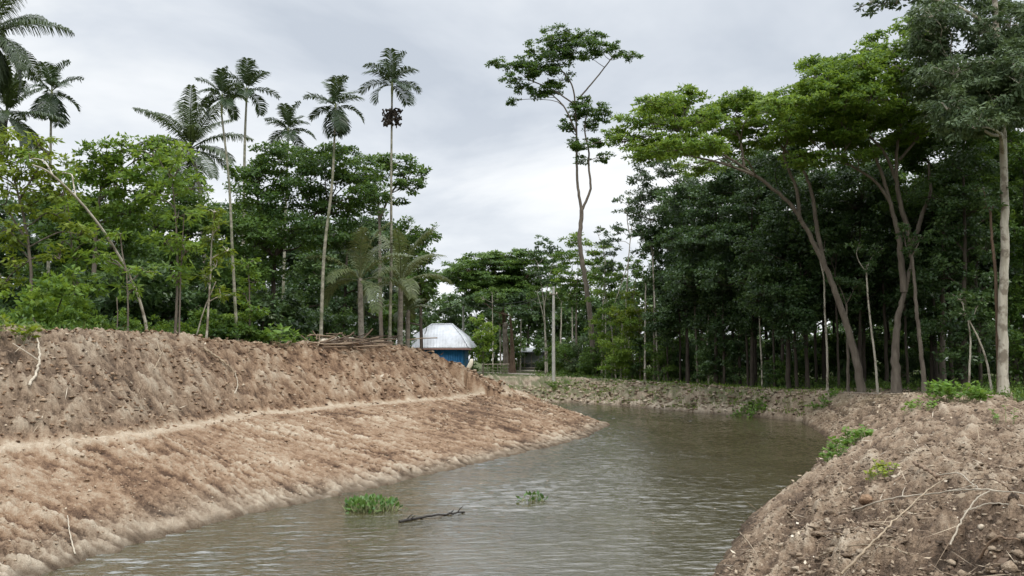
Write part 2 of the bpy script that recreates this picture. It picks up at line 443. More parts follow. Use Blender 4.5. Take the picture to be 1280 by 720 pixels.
# ------------------------------------------------------------------ water
m_w, nt, out = nmat('canal_water')
co = worldco(nt)
mp = N(nt, 'ShaderNodeMapping'); mp.inputs['Rotation'].default_value = (0, 0, math.radians(-15)); mp.inputs['Scale'].default_value = (.45, 1.6, 1)
nt.links.new(co, mp.inputs['Vector'])
w2 = noise(nt, 12.0, 3, .55, mp.outputs[0], .3)
bp = N(nt, 'ShaderNodeBump'); bp.inputs['Distance'].default_value = .025; bp.inputs['Strength'].default_value = .6
nt.links.new(w2, bp.inputs['Height'])
p = N(nt, 'ShaderNodeBsdfPrincipled'); p.inputs['Roughness'].default_value = .03; p.inputs['IOR'].default_value = 2.6
nt.links.new(ramp(nt, noise(nt, .3, 3, .5, co), [(.35, (.052, .043, .021)), (.7, (.072, .061, .032))]), p.inputs['Base Color'])
nt.links.new(bp.outputs[0], p.inputs['Normal']); nt.links.new(p.outputs[0], out.inputs[0])
WA = np.r_[np.radians(np.arange(-36, 26.01, .10)), np.radians(np.arange(27, 324, 3.0))]; NW = len(WA)
WR = np.r_[.3, 1, 2, 3, 4.5, 6, np.exp(np.linspace(math.log(7.5), math.log(80), 900))]
wx = (WR[:, None]*np.sin(WA)[None]).ravel(); wy = (WR[:, None]*np.cos(WA)[None]).ravel()
ca_, sa_ = math.cos(.12), math.sin(.12); wu = wx*ca_+wy*sa_; wv_ = -wx*sa_+wy*ca_
ruf = .50+.62*sst(-.30, .35, fbm(wx*.16, wy*.10, 61, 3))
wx2 = wu+.25*perlin(wu*.6, wv_*.6, 62)
wz = .010*perlin(wx2*.4, wv_*1.25, 63)+.015*perlin(wx2*1.05, wv_*4.2, 64)+.0165*perlin(wu*2.3+.3*wv_, wv_*8.6, 65)
wz = wz*ruf*sst(5, 10, np.hypot(wx, wy))
mb = MB(); i = np.arange(len(WR)-1)[:, None]*NW; j = np.arange(NW)[None]; j2 = (j+1) % NW
mb.add(np.stack([wx, wy, wz], 1), np.stack([i+j, i+j2, i+NW+j2, i+NW+j], -1).reshape(-1, 4)[:, ::-1])
tag(mb.build('water', m_w, smooth=True), kind='structure')
# ------------------------------------------------------------------ foliage and bark
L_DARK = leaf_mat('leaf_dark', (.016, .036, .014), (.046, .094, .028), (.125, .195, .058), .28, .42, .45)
L_MID = leaf_mat('leaf_mid', (.024, .060, .013), (.078, .148, .028), (.180, .265, .056), .36)
L_BRIGHT = leaf_mat('leaf_bright', (.042, .100, .013), (.130, .225, .030), (.265, .350, .060), .42)
L_YELLOW = leaf_mat('leaf_yellow', (.055, .095, .012), (.150, .215, .024), (.300, .350, .048), .40)
L_GREY = leaf_mat('leaf_greygreen', (.024, .046, .020), (.062, .100, .042), (.135, .185, .085), .25)
L_PALM = leaf_mat('leaf_palm', (.018, .034, .014), (.048, .075, .026), (.110, .140, .055), .22, .4, .45)
L_AREC = leaf_mat('leaf_areca', (.018, .036, .016), (.042, .072, .030), (.105, .140, .060), .18, .4, .4)
L_DRYP = leaf_mat('leaf_young_palm', (.050, .072, .028), (.110, .138, .056), (.205, .225, .105), .25, .45, .35)
L_WEED = leaf_mat('leaf_weed', (.055, .120, .020), (.120, .230, .035), (.210, .320, .070), .35)
L_HYA = leaf_mat('leaf_hyacinth', (.030, .085, .018), (.080, .170, .035), (.170, .260, .065), .3, .35, .45)
B_GREY = bark_mat('bark_grey', (.085, .070, .055), (.200, .170, .135), 5)
B_DARK = bark_mat('bark_dark', (.035, .028, .022), (.085, .070, .055), 5)
B_PALE = bark_mat('bark_pale', (.30, .27, .21), (.56, .52, .43), 4, 0, (.20, .17, .13))
B_BROWN = bark_mat('bark_brown', (.090, .060, .040), (.190, .130, .090), 5)
B_PALM = bark_mat('bark_palm', (.14, .12, .095), (.36, .33, .27), 5, 1)
B_AREC = bark_mat('bark_areca', (.12, .115, .085), (.38, .36, .28), 4, 1, (.14, .15, .09))
B_GREEN = bark_mat('bark_green', (.16, .19, .08), (.36, .38, .20), 5, 1)
M_FRUIT = plain_mat('fruit_husk', (.045, .035, .025), .8, .3)

def unit(v): return v/(np.linalg.norm(v, axis=-1, keepdims=True)+1e-9)
def crown_mesh(blobs, leaf, lai, r, twig_from=None, wood=None, sub=14, flat=.0, droop=0., tint0=.5, clump=.27):
    """blobs: (centre, radii). leaves spread through small clumps inside every blob"""
    mb = MB(); L, Wd = leaf
    for c, rad in blobs:
        c = np.asarray(c); rad = np.asarray(rad)
        area = math.pi*rad[0]*max(rad[2], rad[1]*.5)
        n = int(lai*area/(L*Wd*.5))
        k = max(4, int(sub*r.uniform(.8, 1.2)))
        d = unit(r.normal(size=(k, 3))); q = d*(r.uniform(0, 1, k)**.38)[:, None]
        cc = c+q*rad
        cs = clump*r.uniform(.7, 1.35, k)
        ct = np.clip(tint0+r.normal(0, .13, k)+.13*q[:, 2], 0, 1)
        w = cs**2; ch = r.choice(k, n, p=w/w.sum())
        off = r.normal(size=(n, 3)); off = unit(off)*(r.uniform(0, 1, n)**.5)[:, None]*1.15
        pos = cc[ch]+off*rad*cs[ch][:, None]*np.array([1, 1, .75 if flat == 0 else .5])
        outw = unit(pos-c)
        nrm = unit(outw*.5+np.array([0, 0, 1.])*(.55+flat)+r.normal(0, .55, (n, 3)))
        ax = r.normal(size=(n, 3)); ax[:, 2] = ax[:, 2]*.5-droop
        ax = unit(ax+outw*.6); ax = unit(ax-nrm*(ax*nrm).sum(1)[:, None]*(1 if droop == 0 else .3))
        ln = L*r.uniform(.65, 1.25, n)
        t = np.clip(ct[ch]+r.normal(0, .12, n), 0, 1)
        mb.leaves(pos, ax, nrm, ln, ln*Wd/L, t, .15)
        if wood is not None:
            for qq in cc[r.permutation(k)[:max(3, k//2)]]:
                m_ = c*.5+qq*.5+r.normal(0, .08, 3)*rad
                wood.tube([c-np.array([0, 0, rad[2]*.35]), m_, qq], [.022, .016, .008], 3, cap=False)
    return mb
def limb(wood, a, b, r0, r1, r, sag=.0, k=6):
    L = np.linalg.norm(b-a); m1 = a*.65+b*.35+r.normal(0, .06, 3)*L+np.array([0, 0, .05*L]); m2 = a*.3+b*.7+r.normal(0, .05, 3)*L+np.array([0, 0, .06*L])
    pts = spline([a, m1, m2, b], 9); wood.tube(pts, np.linspace(r0, r1, 9), k, cap=False)
SEED = [100]
def tree(name, label, cat, Y, trunks, blobs, leaf=(.26, .13), lai=3.0, mat=None, bark=None, r0=.2, r1=.06,
         group=None, sub=14, flat=0., droop=0., tint=.5, clump=.27, limbs=True, dscale=1., floor=None, twigs=True):
    """trunks: list of pixel polylines (u, v[, dY]); the first starts at the ground. blobs: (u, v, ru, rv[, dY]) in pixels at depth Y"""
    SEED[0] += 1; r = np.random.default_rng(SEED[0]); Y = clear_y(trunks[0][0][0], Y); px = Y/FPX
    u0, v0 = trunks[0][0][:2]; b = P(u0, v0, Y); z0 = gz(b[0], b[1]) if floor is None else floor
    base = np.array([b[0], b[1], z0-.15])
    root = thing(name, label, cat, base, group)
    wood = MB(); nodes = []; sc = None
    for ti, tr in enumerate(trunks):
        pts = [P(q[0], q[1], Y+(q[2] if len(q) > 2 else 0)) for q in tr]
        rr0, rr1 = (r0, r1) if ti == 0 else (tr[0][3] if len(tr[0]) > 3 else r0*.6, min(r1, .06))
        if ti == 0: pts[0] = base.copy()
        sp = spline(pts, max(8, 6*len(pts)))
        n = len(sp); tt = np.linspace(0, 1, n)
        rad = rr0+(rr1-rr0)*tt**.8
        if ti == 0:
            hgt = sp[:, 2]-base[2]; rad = rad*(1+.28*np.exp(-hgt/(rr0*3+.05)))
        sp[1:, :2] += r.normal(0, rr0*.10, (n-1, 2))*min(1, 1)
        wood.tube(sp, rad, 9 if rr0 > .1 else 6)
        for i in range(n//3, n): nodes.append((sp[i], rad[i]))
    bl = []
    for q in blobs:
        u, v, ru, rv = q[:4]; dy = q[4] if len(q) > 4 else r.uniform(-.5, .5)*ru*px*1.2
        bl.append((P(u, v, Y+dy), (ru*px, ru*px*dscale, rv*px)))
    if limbs:
        npos = np.array([q[0] for q in nodes]); nr = np.array([q[1] for q in nodes])
        for c, rad in bl:
            tgt = np.asarray(c)-np.array([0, 0, rad[2]*.3])
            dist = np.linalg.norm(npos-tgt, axis=1)+np.maximum(0, npos[:, 2]-tgt[2]+.3)*1.5
            i = dist.argmin()
            limb(wood, npos[i], tgt, max(.025, nr[i]*.55), .02, r)
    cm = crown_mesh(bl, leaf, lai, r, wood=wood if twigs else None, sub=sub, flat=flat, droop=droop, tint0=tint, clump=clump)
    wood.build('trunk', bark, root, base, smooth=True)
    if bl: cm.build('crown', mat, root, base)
    return root
def fill(u, v, ru, rv, n, sx, sy, seed=0, top=None):
    """n foliage masses spread through an ellipse of the picture plane (pixels)"""
    r = np.random.default_rng(900+seed); out = []
    for i in range(n):
        a = r.uniform(0, 2*np.pi); q = r.uniform(0, 1)**.5
        out.append((u+ru*q*math.cos(a), v+rv*q*math.sin(a), sx*r.uniform(.75, 1.25), sy*r.uniform(.75, 1.25), r.uniform(-1, 1)*ru*.05))
    return out

# ------------------------------------------------------------------ palms
def frond_mesh(r, base, az, el, L, bend, nl, ll, lw, lift=.2, droop=.6, twist=0., tint=.5):
    mb = MB(); n = 14; t = np.linspace(0, 1, n)
    e = el-bend*t**1.3
    dx = np.cos(e); dz = np.sin(e)
    st = L/(n-1)
    h = np.r_[0, np.cumsum(dx[:-1])*st]; z = np.r_[0, np.cumsum(dz[:-1])*st]
    dirh = np.array([math.cos(az), math.sin(az), 0]); side = np.array([-math.sin(az), math.cos(az), 0])
    pts = base+h[:, None]*dirh+z[:, None]*np.array([0, 0, 1.])+side*(twist*L*t**2)[:, None]
    mb.tube(pts, np.linspace(.035, .008, n)*L/3, 4, tint=min(1, tint+.3), cap=False)
    q = np.linspace(.16, 1, nl)
    c = np.stack([np.interp(q, t, pts[:, i]) for i in range(3)], 1)
    eq = np.interp(q, t, e); tan = np.cos(eq)[:, None]*dirh+np.sin(eq)[:, None]*np.array([0, 0, 1.])
    upv = -np.sin(eq)[:, None]*dirh+np.cos(eq)[:, None]*np.array([0, 0, 1.])
    prof = np.sin(np.pi*(.12+.80*(q-.16)/.84))**.7
    for sgn in (-1, 1):
        ln = ll*prof*r.uniform(.85, 1.1, nl)
        d0 = unit(sgn*side*.85+tan*.45+upv*lift+r.normal(0, .07, (nl, 3)))
        d1 = unit(d0-np.array([0, 0, 1.])*droop*r.uniform(.7, 1.3, nl)[:, None])
        w = lw*r.uniform(.8, 1.2, nl)[:, None]
        wv = unit(np.cross(d0, upv))*w*.5
        a = c; b_ = c+d0*(ln*.5)[:, None]; e_ = b_+d1*(ln*.5)[:, None]
        wb = unit(np.cross(d1, upv))
        v = np.stack([a-wv*.4, a+wv*.4, b_+wv, b_-wv, e_+wb*w*.1, e_-wb*w*.1], 1).reshape(-1, 3)
        k = np.arange(nl)[:, None]*6
        f = np.concatenate([k+[0, 1, 2, 3], k+[3, 2, 4, 5]])
        mb.add(v, f, np.repeat(np.clip(tint+r.normal(0, .12, nl), 0, 1), 6))
    return mb
def palm(kind, label, Y, trunk, r0, r1, L, nf, spec, group=None, mat=None, bark=None, shaft=False, fruit=False, tint=.5, cat='palm tree'):
    SEED[0] += 1; r = np.random.default_rng(SEED[0])
    Y = clear_y(trunk[0][0], Y); b = P(trunk[0][0], trunk[0][1], Y); base = np.array([b[0], b[1], gz(b[0], b[1])-.15])
    root = thing(kind, label, cat, base, group)
    pts = [base]+[P(q[0], q[1], Y) for q in trunk[1:]]
    sp = spline(pts, 26); rad = np.linspace(r0, r1, 26); rad[0] *= 1.5; rad[1] *= 1.15
    w = MB(); w.tube(sp, rad, 8); w.build('trunk', bark, root, base, smooth=True)
    top = sp[-1]
    if shaft:
        w = MB(); w.tube([top-[0, 0, .05], top+[0, 0, .45], top+[0, 0, .9]], [r1*1.0, r1*1.5, r1*.8], 8, tint=.8)
        w.build('crown_shaft', B_GREEN, root, base, smooth=True); top = top+np.array([0, 0, .8])
    if fruit:
        w = MB()
        for i in range(46):
            a = r.uniform(0, 2*np.pi); q = sp[-1]+np.array([0, 0, -.75]); e = q+np.array([math.cos(a)*.5*r.uniform(.2, 1.1), math.sin(a)*.5*r.uniform(.2, 1.1), r.uniform(-.75, .15)])
            w.tube([q, q*.5+e*.5+[0, 0, .12], e], [.03, .025, .02], 4); 
            for s_ in range(3):
                w.tube([e+r.normal(0, .06, 3), e+r.normal(0, .06, 3)+[0, 0, -.12]], [.05, .03], 5)
        w.build('fruit_cluster', M_FRUIT, root, base)
    for i in range(nf):
        az = i*2.39996+r.uniform(-.25, .25); s = i/(nf-1)
        el = math.radians(spec['el0']+(spec['el1']-spec['el0'])*s**spec.get('p', 1.)+r.uniform(-7, 7))
        bend = math.radians(spec['bend']*r.uniform(.8, 1.2)*(.55+.55*s))
        m = frond_mesh(r, top-np.array([0, 0, .15*s]), az, el, L*r.uniform(.88, 1.1)*(1-.12*s), bend, spec['nl'], spec['ll']*L, spec['lw'],
                       spec.get('lift', .2), spec.get('droop', .6), r.uniform(-.12, .12), tint-.12*s+r.uniform(-.1, .1))
        m.build('frond', mat, root, base)
    return root
ARECA = dict(el0=88, el1=-18, bend=80, nl=30, ll=.37, lw=.07, lift=.35, droop=.7, p=.95)
COCO = dict(el0=82, el1=-40, bend=62, nl=60, ll=.22, lw=.085, lift=.1, droop=1.0)
G_AREC = 'slender areca palms above the left-hand trees'
def areca(label, Y, trunk, L, fruit=False, nf=11, r0=.13, **k):
    k = {'lw': .075*min(1, Y/46), **k}; r0 = r0*min(1, Y/50)*.85
    return palm('areca_palm', label, Y, trunk, r0, r0*.55, L, nf, {**ARECA, **k}, G_AREC, L_AREC, B_AREC, True, fruit)
areca('tallest slender areca palm with a dark fruit cluster below its fronds', 40, [(487, 425), (489, 330), (489, 230), (490, 122)], 1.9, True, 14)
areca('areca palm with dense drooping fronds, second in height beside the tallest', 40, [(401, 415), (405, 320), (415, 230), (419, 152)], 1.6, False, 15, el1=-62)
areca('short areca palm crown just clearing the broad dark tree', 54, [(352, 415), (356, 300), (360, 177)], 1.85, False, 13)
areca('areca palm with upswept fronds on a bare stem, right of its twin', 50, [(303, 420), (304, 300), (306, 180), (308, 128)], 2.0, False, 13)
areca('areca palm on a pale speckled pole trunk that bends low over the ridge', 32, [(297, 424), (291, 325), (286, 225), (277, 143)], 1.25, False, 13)
areca('lone areca palm with hanging fronds beside the large coconut crown', 44, [(60, 415), (62, 260), (64, 132)], 1.9, False, 14, el1=-55)
# coconut palms
def coco(label, Y, trunk, L, nf, spec={}, mat=L_PALM, tint=.5, r0=.19, group='coconut palms in the left grove', kind='coconut_palm'):
    return palm(kind, label, Y, trunk, r0, .12, L, nf, {**COCO, **spec}, group, mat, B_PALM, False, False, tint)
coco('big coconut palm hanging into the frame corner above the yellowish sapling', 34, [(-48, 415), (-38, 250), (-16, 42)], 3.2, 26, dict(lw=.06, el0=75, el1=-75, bend=88, droop=1.6, ll=.26))
coco('smaller coconut palm with ragged fronds under the big corner palm', 40, [(-25, 415), (-12, 260), (8, 142)], 2.7, 18, dict(el1=-60, lw=.07, droop=1.3))
coco('coconut palm with spreading upright fronds over the light green trees', 62, [(262, 415), (252, 260), (238, 185)], 4.9, 20, dict(el1=-15, bend=70, lw=.085), tint=.6)
YP = dict(el0=85, el1=5, bend=95, nl=44, lw=.06, droop=.8, ll=.2)
GY = 'young coconut palms behind the earth ridge'
coco('young palm with arching dusty fronds left of the tallest areca stem', 40, [(452, 425), (450, 348)], 3.4, 11, YP, L_DRYP, .5, .16, GY)
coco('young palm with arching dusty fronds right of the tallest areca stem', 42, [(500, 425), (501, 354)], 3.5, 13, YP, L_DRYP, .55, .16, GY)
coco('small dull young palm behind the other two, nearest the blue house', 48, [(510, 425), (510, 388)], 2.0, 9, YP, L_DRYP, .35, .14, GY)

# ---- left grove, front
tree('yellow_leaved_sapling', 'thin grey sapling with yellowish leaves at the edge of the frame', 'tree', 29.5,
     [[(45, 412), (38, 330), (22, 240), (4, 185)], [(24, 250), (45, 215), (62, 190)], [(33, 300), (14, 270), (2, 255)]],
     [(12, 185, 26, 16), (48, 178, 24, 12), (65, 205, 26, 12), (28, 212, 26, 14), (10, 240, 24, 16), (50, 242, 22, 12), (12, 285, 22, 14), (90, 215, 18, 8), (20, 330, 14, 14), (8, 168, 20, 8), (35, 195, 30, 14), (0, 215, 26, 18), (60, 225, 26, 12), (30, 260, 24, 12), (80, 240, 20, 12), (70, 265, 20, 12), (18, 305, 18, 12), (5, 350, 20, 16), (100, 290, 22, 12), (75, 320, 20, 12)],
     (.25, .10), 2.4, L_YELLOW, B_GREY, .075, .02, sub=9, droop=.5, clump=.33)
tree('leaning_sapling', 'pale bare stem arching left over the earth ridge', 'tree', 23,
     [[(187, 416), (172, 368, -.4), (140, 305, -1.2), (100, 252, -2.2), (62, 216, -3.2), (40, 206, -3.6)]],
     [(38, 196, 18, 7, -1.5), (78, 214, 16, 6, -1)], (.26, .09), 1.68, L_BRIGHT, B_PALE, .052, .028, sub=6, droop=.4)
tree('slim_sapling', 'light green sapling on twin thin stems left of the speckled pole palm', 'tree', 30,
     [[(219, 418), (222, 350), (220, 280), (215, 225)], [(224, 418), (226, 340), (230, 270)]],
     [(212, 210, 26, 16), (240, 232, 20, 14), (198, 245, 22, 14), (222, 268, 26, 14), (205, 300, 22, 14), (232, 310, 22, 16), (215, 340, 26, 16), (190, 190, 22, 12), (228, 185, 20, 12)],
     (.27, .10), 2.10, L_BRIGHT, B_GREY, .06, .02, sub=9, droop=.5, clump=.32)
tree('slim_sapling', 'bright sapling with tufted leaves just left of the speckled pole palm', 'tree', 30,
     [[(258, 418), (262, 360), (265, 300), (268, 262)], [(246, 418), (256, 385), (270, 352)]],
     [(268, 262, 18, 10), (274, 282, 18, 10), (262, 298, 16, 10), (270, 330, 18, 10), (258, 345, 18, 9), (276, 368, 16, 12), (284, 310, 12, 12)],
     (.27, .09), 2.24, L_YELLOW, B_PALE, .05, .018, sub=7, droop=.45, tint=.35, clump=.33)
tree('slim_sapling', 'low sapling with feathery light leaves behind the leaning pale stem', 'tree', 28,
     [[(160, 416), (160, 380), (158, 340)], [(146, 416), (147, 395), (146, 372)]],
     [(160, 335, 22, 12), (140, 322, 18, 9), (182, 338, 18, 8), (165, 360, 20, 10), (125, 318, 18, 8), (150, 290, 18, 8)],
     (.26, .08), 1.96, L_BRIGHT, B_GREY, .04, .015, sub=7, droop=.45, clump=.33)
tree('slim_sapling', 'light green sapling with hanging leaf tufts right of the yellowish one', 'tree', 31,
     [[(92, 415), (92, 350), (88, 290), (84, 250)]], [(82, 262, 24, 12), (105, 285, 22, 12), (72, 300, 22, 12), (95, 322, 24, 12), (118, 300, 18, 10), (80, 345, 22, 12), (108, 355, 22, 12), (90, 380, 26, 12)],
     (.24, .09), 2.2, L_BRIGHT, B_GREY, .05, .02, sub=9, droop=.5, clump=.32, tint=.4)
tree('slim_sapling', 'light green sapling in shade just right of the speckled pole palm', 'tree', 32,
     [[(312, 420), (312, 370), (310, 330)]], [(308, 330, 16, 12), (318, 350, 16, 12), (304, 365, 16, 10), (316, 385, 18, 12), (300, 395, 16, 10)],
     (.24, .10), 2.2, L_BRIGHT, B_GREY, .05, .02, sub=9, droop=.4, clump=.32, tint=.3)
tree('bushy_tree', 'leafy tree with light green top between corner palms and coconut crown', 'tree', 36,
     [[(118, 415), (118, 330), (125, 240)]], [(135, 196, 34, 20), (168, 188, 30, 16), (195, 195, 28, 18), (120, 215, 30, 20), (150, 225, 42, 24), (190, 230, 34, 24), (205, 180, 20, 10), (165, 262, 42, 22), (120, 262, 36, 22)],
     (.22, .11), 3.6, L_BRIGHT, B_GREY, .15, .05, sub=18, tint=.35)
tree('bushy_tree', 'dark glossy tree filling the middle of the left grove', 'tree', 38,
     [[(90, 415), (95, 340), (105, 260)]], [(105, 250, 40, 34), (90, 300, 44, 34), (140, 300, 46, 34), (70, 345, 44, 32), (120, 350, 46, 30), (165, 345, 40, 30), (80, 385, 50, 24), (140, 388, 46, 22), (75, 265, 34, 30)],
     (.20, .11), 4.0, L_MID, B_DARK, .16, .06, sub=20, tint=.28)
tree('bushy_tree', 'dim tree in shade behind the twin-stemmed sapling', 'tree', 42,
     [[(230, 415), (232, 340), (235, 280)]], [(225, 235, 36, 26), (195, 275, 40, 30), (245, 275, 40, 30), (205, 325, 44, 30), (260, 330, 44, 30), (190, 375, 46, 28), (245, 385, 46, 24), (285, 290, 30, 30), (300, 350, 34, 34)],
     (.21, .11), 3.8, L_MID, B_DARK, .16, .06, sub=20, tint=.35)
tree('mango_tree', 'broad dark round-crowned tree in front of the areca stems', 'tree', 43,
     [[(338, 425), (341, 370), (343, 330), (352, 285)], [(343, 335), (330, 290), (322, 250)], [(346, 318), (380, 280), (410, 255)]],
     [(322, 222, 40, 26), (360, 200, 46, 20), (405, 205, 44, 20), (445, 218, 36, 22), (335, 258, 44, 24), (385, 245, 48, 26), (430, 258, 42, 24), (320, 300, 40, 26), (365, 292, 48, 22), (415, 298, 40, 18), (330, 335, 30, 18), (462, 245, 26, 18), (340, 188, 26, 10), (420, 190, 26, 10)],
     (.20, .11), 4.4, L_MID, B_DARK, .16, .06, sub=24, tint=.25)
tree('rain_tree', 'flat layered crown with open gaps behind the tallest areca stem', 'tree', 56,
     [[(478, 425), (475, 330), (474, 270), (470, 235)], [(474, 275), (490, 240), (505, 222)]],
     [(455, 202, 30, 8), (490, 202, 34, 9), (520, 212, 18, 7), (478, 222, 28, 8), (512, 232, 26, 9), (450, 238, 24, 9), (485, 248, 24, 8), (525, 228, 14, 8), (500, 214, 24, 8)],
     (.28, .14), 3.08, L_MID, B_GREY, .16, .05, sub=12, flat=.4, tint=.4)
tree('bushy_tree', 'dense tree at the end of the left grove, over the blue house', 'tree', 58,
     [[(528, 430), (526, 380), (522, 330)]], [(515, 292, 24, 18), (536, 290, 18, 14), (508, 320, 26, 22), (533, 322, 20, 20), (522, 352, 26, 22), (533, 372, 15, 18), (505, 362, 26, 22), (504, 398, 14, 12), (490, 395, 24, 20), (540, 345, 8, 16)],
     (.27, .13), 3.50, L_MID, B_DARK, .16, .05, sub=16, tint=.38)
tree('bushy_tree', 'dark olive tree behind the young palms', 'tree', 64,
     [[(430, 425), (432, 350), (435, 310)]], [(430, 305, 40, 24), (470, 300, 40, 24), (400, 340, 40, 28), (445, 345, 44, 28), (480, 350, 40, 28), (420, 385, 44, 24), (470, 390, 44, 24), (380, 375, 36, 28), (455, 275, 34, 18)],
     (.30, .15), 3.36, L_DARK, B_DARK, .18, .06, sub=16, tint=.5)
# second row of the left grove, one dark tree copied
_c = 'shaded trees deep in the left grove'; _l = 'shaded dark tree deep in the left grove behind the front row'
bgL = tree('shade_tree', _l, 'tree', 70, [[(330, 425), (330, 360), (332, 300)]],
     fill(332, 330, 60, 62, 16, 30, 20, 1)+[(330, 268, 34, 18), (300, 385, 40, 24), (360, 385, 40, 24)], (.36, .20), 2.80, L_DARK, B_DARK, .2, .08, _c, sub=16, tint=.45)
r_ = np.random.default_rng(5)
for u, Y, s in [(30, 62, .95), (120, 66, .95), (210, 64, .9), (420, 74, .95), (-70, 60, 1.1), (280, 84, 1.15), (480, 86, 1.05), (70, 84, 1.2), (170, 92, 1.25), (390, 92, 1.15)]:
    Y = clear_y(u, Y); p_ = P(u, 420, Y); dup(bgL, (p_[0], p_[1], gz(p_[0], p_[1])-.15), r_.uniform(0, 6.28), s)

# ---- middle distance
tree('rain_tree', 'wide umbrella-crowned tree far behind the blue house', 'tree', 104,
     [[(634, 458), (632, 420), (628, 385), (622, 360)], [(629, 390), (606, 360), (585, 340), None][:3], [(630, 380), (655, 350), (670, 335)]],
     [(575, 332, 22, 8), (600, 324, 30, 8), (635, 319, 32, 7), (665, 322, 26, 8), (690, 332, 22, 9), (610, 342, 34, 9), (650, 340, 34, 9), (585, 355, 24, 9), (680, 350, 24, 10), (562, 345, 12, 8), (620, 330, 40, 9)]+fill(620, 348, 62, 22, 14, 24, 10, 36),
     (.34, .20), 4.6, L_MID, B_BROWN, .42, .12, sub=20, flat=.4, tint=.45)
tree('shade_tree', 'dim tree with thick brown trunk beside the open shed', 'tree', 100,
     [[(641, 460), (640, 430), (638, 395)]], [(640, 370, 30, 12), (612, 378, 26, 12), (668, 376, 28, 12), (640, 392, 30, 10), (590, 372, 22, 10), (690, 378, 22, 12), (605, 398, 18, 8)],
     (.36, .20), 3.4, L_DARK, B_BROWN, .36, .12, sub=14, tint=.5)
tall = tree('rain_tree', 'very tall slender tree with a high airy spreading crown, alone against the sky', 'tree', 72,
     [[(744, 468), (740, 420), (733, 360), (725, 305), (727, 262)],
      [(727, 264, 0, .16), (722, 230), (721, 195), (720, 150), (716, 110), (700, 85)],
      [(727, 264, 0, .14), (738, 236), (736, 210), (736, 188), (731, 160), (738, 120)],
      [(720, 165, 0, .10), (706, 135), (690, 118)], [(722, 125, 0, .09), (745, 98), (765, 72)], [(718, 130, 0, .08), (690, 112), (662, 100)]],
     [(u_, v_, a_*1.12, b_*1.3) for u_, v_, a_, b_ in [(640, 84, 16, 6), (622, 78, 12, 6), (660, 90, 18, 7), (675, 62, 18, 9), (690, 48, 20, 9), (712, 40, 18, 8), (735, 46, 18, 8), (695, 72, 24, 11), (720, 60, 24, 10), (748, 58, 18, 8), (770, 62, 16, 7), (790, 68, 11, 6), (672, 84, 24, 9), (652, 108, 16, 7), (668, 118, 18, 7), (640, 126, 8, 5),
      (700, 96, 22, 8), (738, 136, 20, 7), (716, 142, 16, 6), (755, 142, 12, 6), (708, 158, 14, 6), (740, 158, 11, 6), (735, 182, 18, 6), (752, 176, 16, 5), (718, 178, 8, 5), (770, 168, 12, 5)]]+[(700, 60, 22, 10), (655, 76, 20, 9), (735, 70, 18, 8), (688, 112, 18, 8), (640, 100, 14, 7), (725, 128, 16, 7), (745, 150, 16, 7), (728, 200, 12, 6), (755, 196, 14, 6)],
     (.28, .15), 3.6, L_MID, B_GREY, .30, .20, sub=14, flat=.3, tint=.25, dscale=1.1, clump=.27)
tree('feathery_tree', 'feathery light green tree wrapped round the tall bare trunk', 'tree', 70,
     [[(722, 468), (720, 400), (722, 350)]], [(720, 300, 22, 12), (742, 312, 24, 12), (712, 322, 24, 12), (735, 335, 28, 13), (756, 330, 18, 11), (702, 345, 18, 10), (725, 355, 30, 10), (750, 352, 22, 9)],
     (.30, .12), 2.52, L_BRIGHT, B_GREY, .12, .05, sub=12, tint=.4, flat=.2)
tree('feathery_tree', 'thin-crowned tree with dark rounded leaf tufts over the utility pole', 'tree', 80,
     [[(682, 462), (681, 400), (678, 365), (672, 330)], [(680, 385), (686, 350), (692, 325)]],
     [(676, 303, 14, 8), (690, 310, 12, 8), (665, 318, 13, 8), (680, 322, 16, 9), (697, 330, 14, 9), (668, 340, 16, 9), (688, 348, 18, 9), (705, 318, 12, 8)],
     (.30, .16), 2.38, L_DARK, B_PALE, .10, .04, sub=9, tint=.65)
for lab, u, Y, tr, bl, ma in [
    ('thin forked tree with sparse leaves, pale twin stems crossing the sky gap', 784, 66, [[(781, 468), (782, 400), (786, 320), (792, 262)], [(785, 330), (775, 360), (768, 380)], [(788, 300), (784, 270), (788, 240)]],
     [(770, 285, 14, 8), (780, 262, 12, 7), (795, 255, 14, 8), (802, 290, 14, 8), (765, 300, 12, 7), (775, 250, 10, 6), (805, 315, 14, 9)], L_DARK),
    ('spindly sapling with feathery plumes left of the thin forked tree', 758, 68, [[(757, 468), (757, 400), (756, 340)]], [(748, 292, 10, 8), (758, 305, 12, 8), (768, 318, 12, 9), (755, 330, 14, 8), (770, 340, 12, 8)], L_GREY),
    ('bare pole-like sapling beside the path with a small leafy top', 720, 66, [[(721, 468), (720, 420), (721, 362)]], [(722, 362, 12, 7), (710, 375, 12, 8), (732, 372, 12, 8)], L_MID),
    ('crooked pale sapling between the utility pole and the tall bare trunk', 680, 84, [[(684, 466), (683, 430), (679, 395), (672, 368)]], [(672, 362, 12, 7), (686, 372, 12, 7), (662, 372, 10, 7)], L_MID),
    ('thin straight sapling rising behind the low green fence', 616, 92, [[(616, 458), (616, 410), (615, 362)]], [(614, 362, 12, 7), (604, 372, 12, 8), (626, 372, 12, 7)], L_MID)]:
    tree('slim_sapling', lab, 'tree', Y, tr, bl, (.28, .12), 2.24, ma, B_PALE, .09, .035, sub=8, tint=.5)
GP = 'thin pale trunks in the thicket beyond the path'
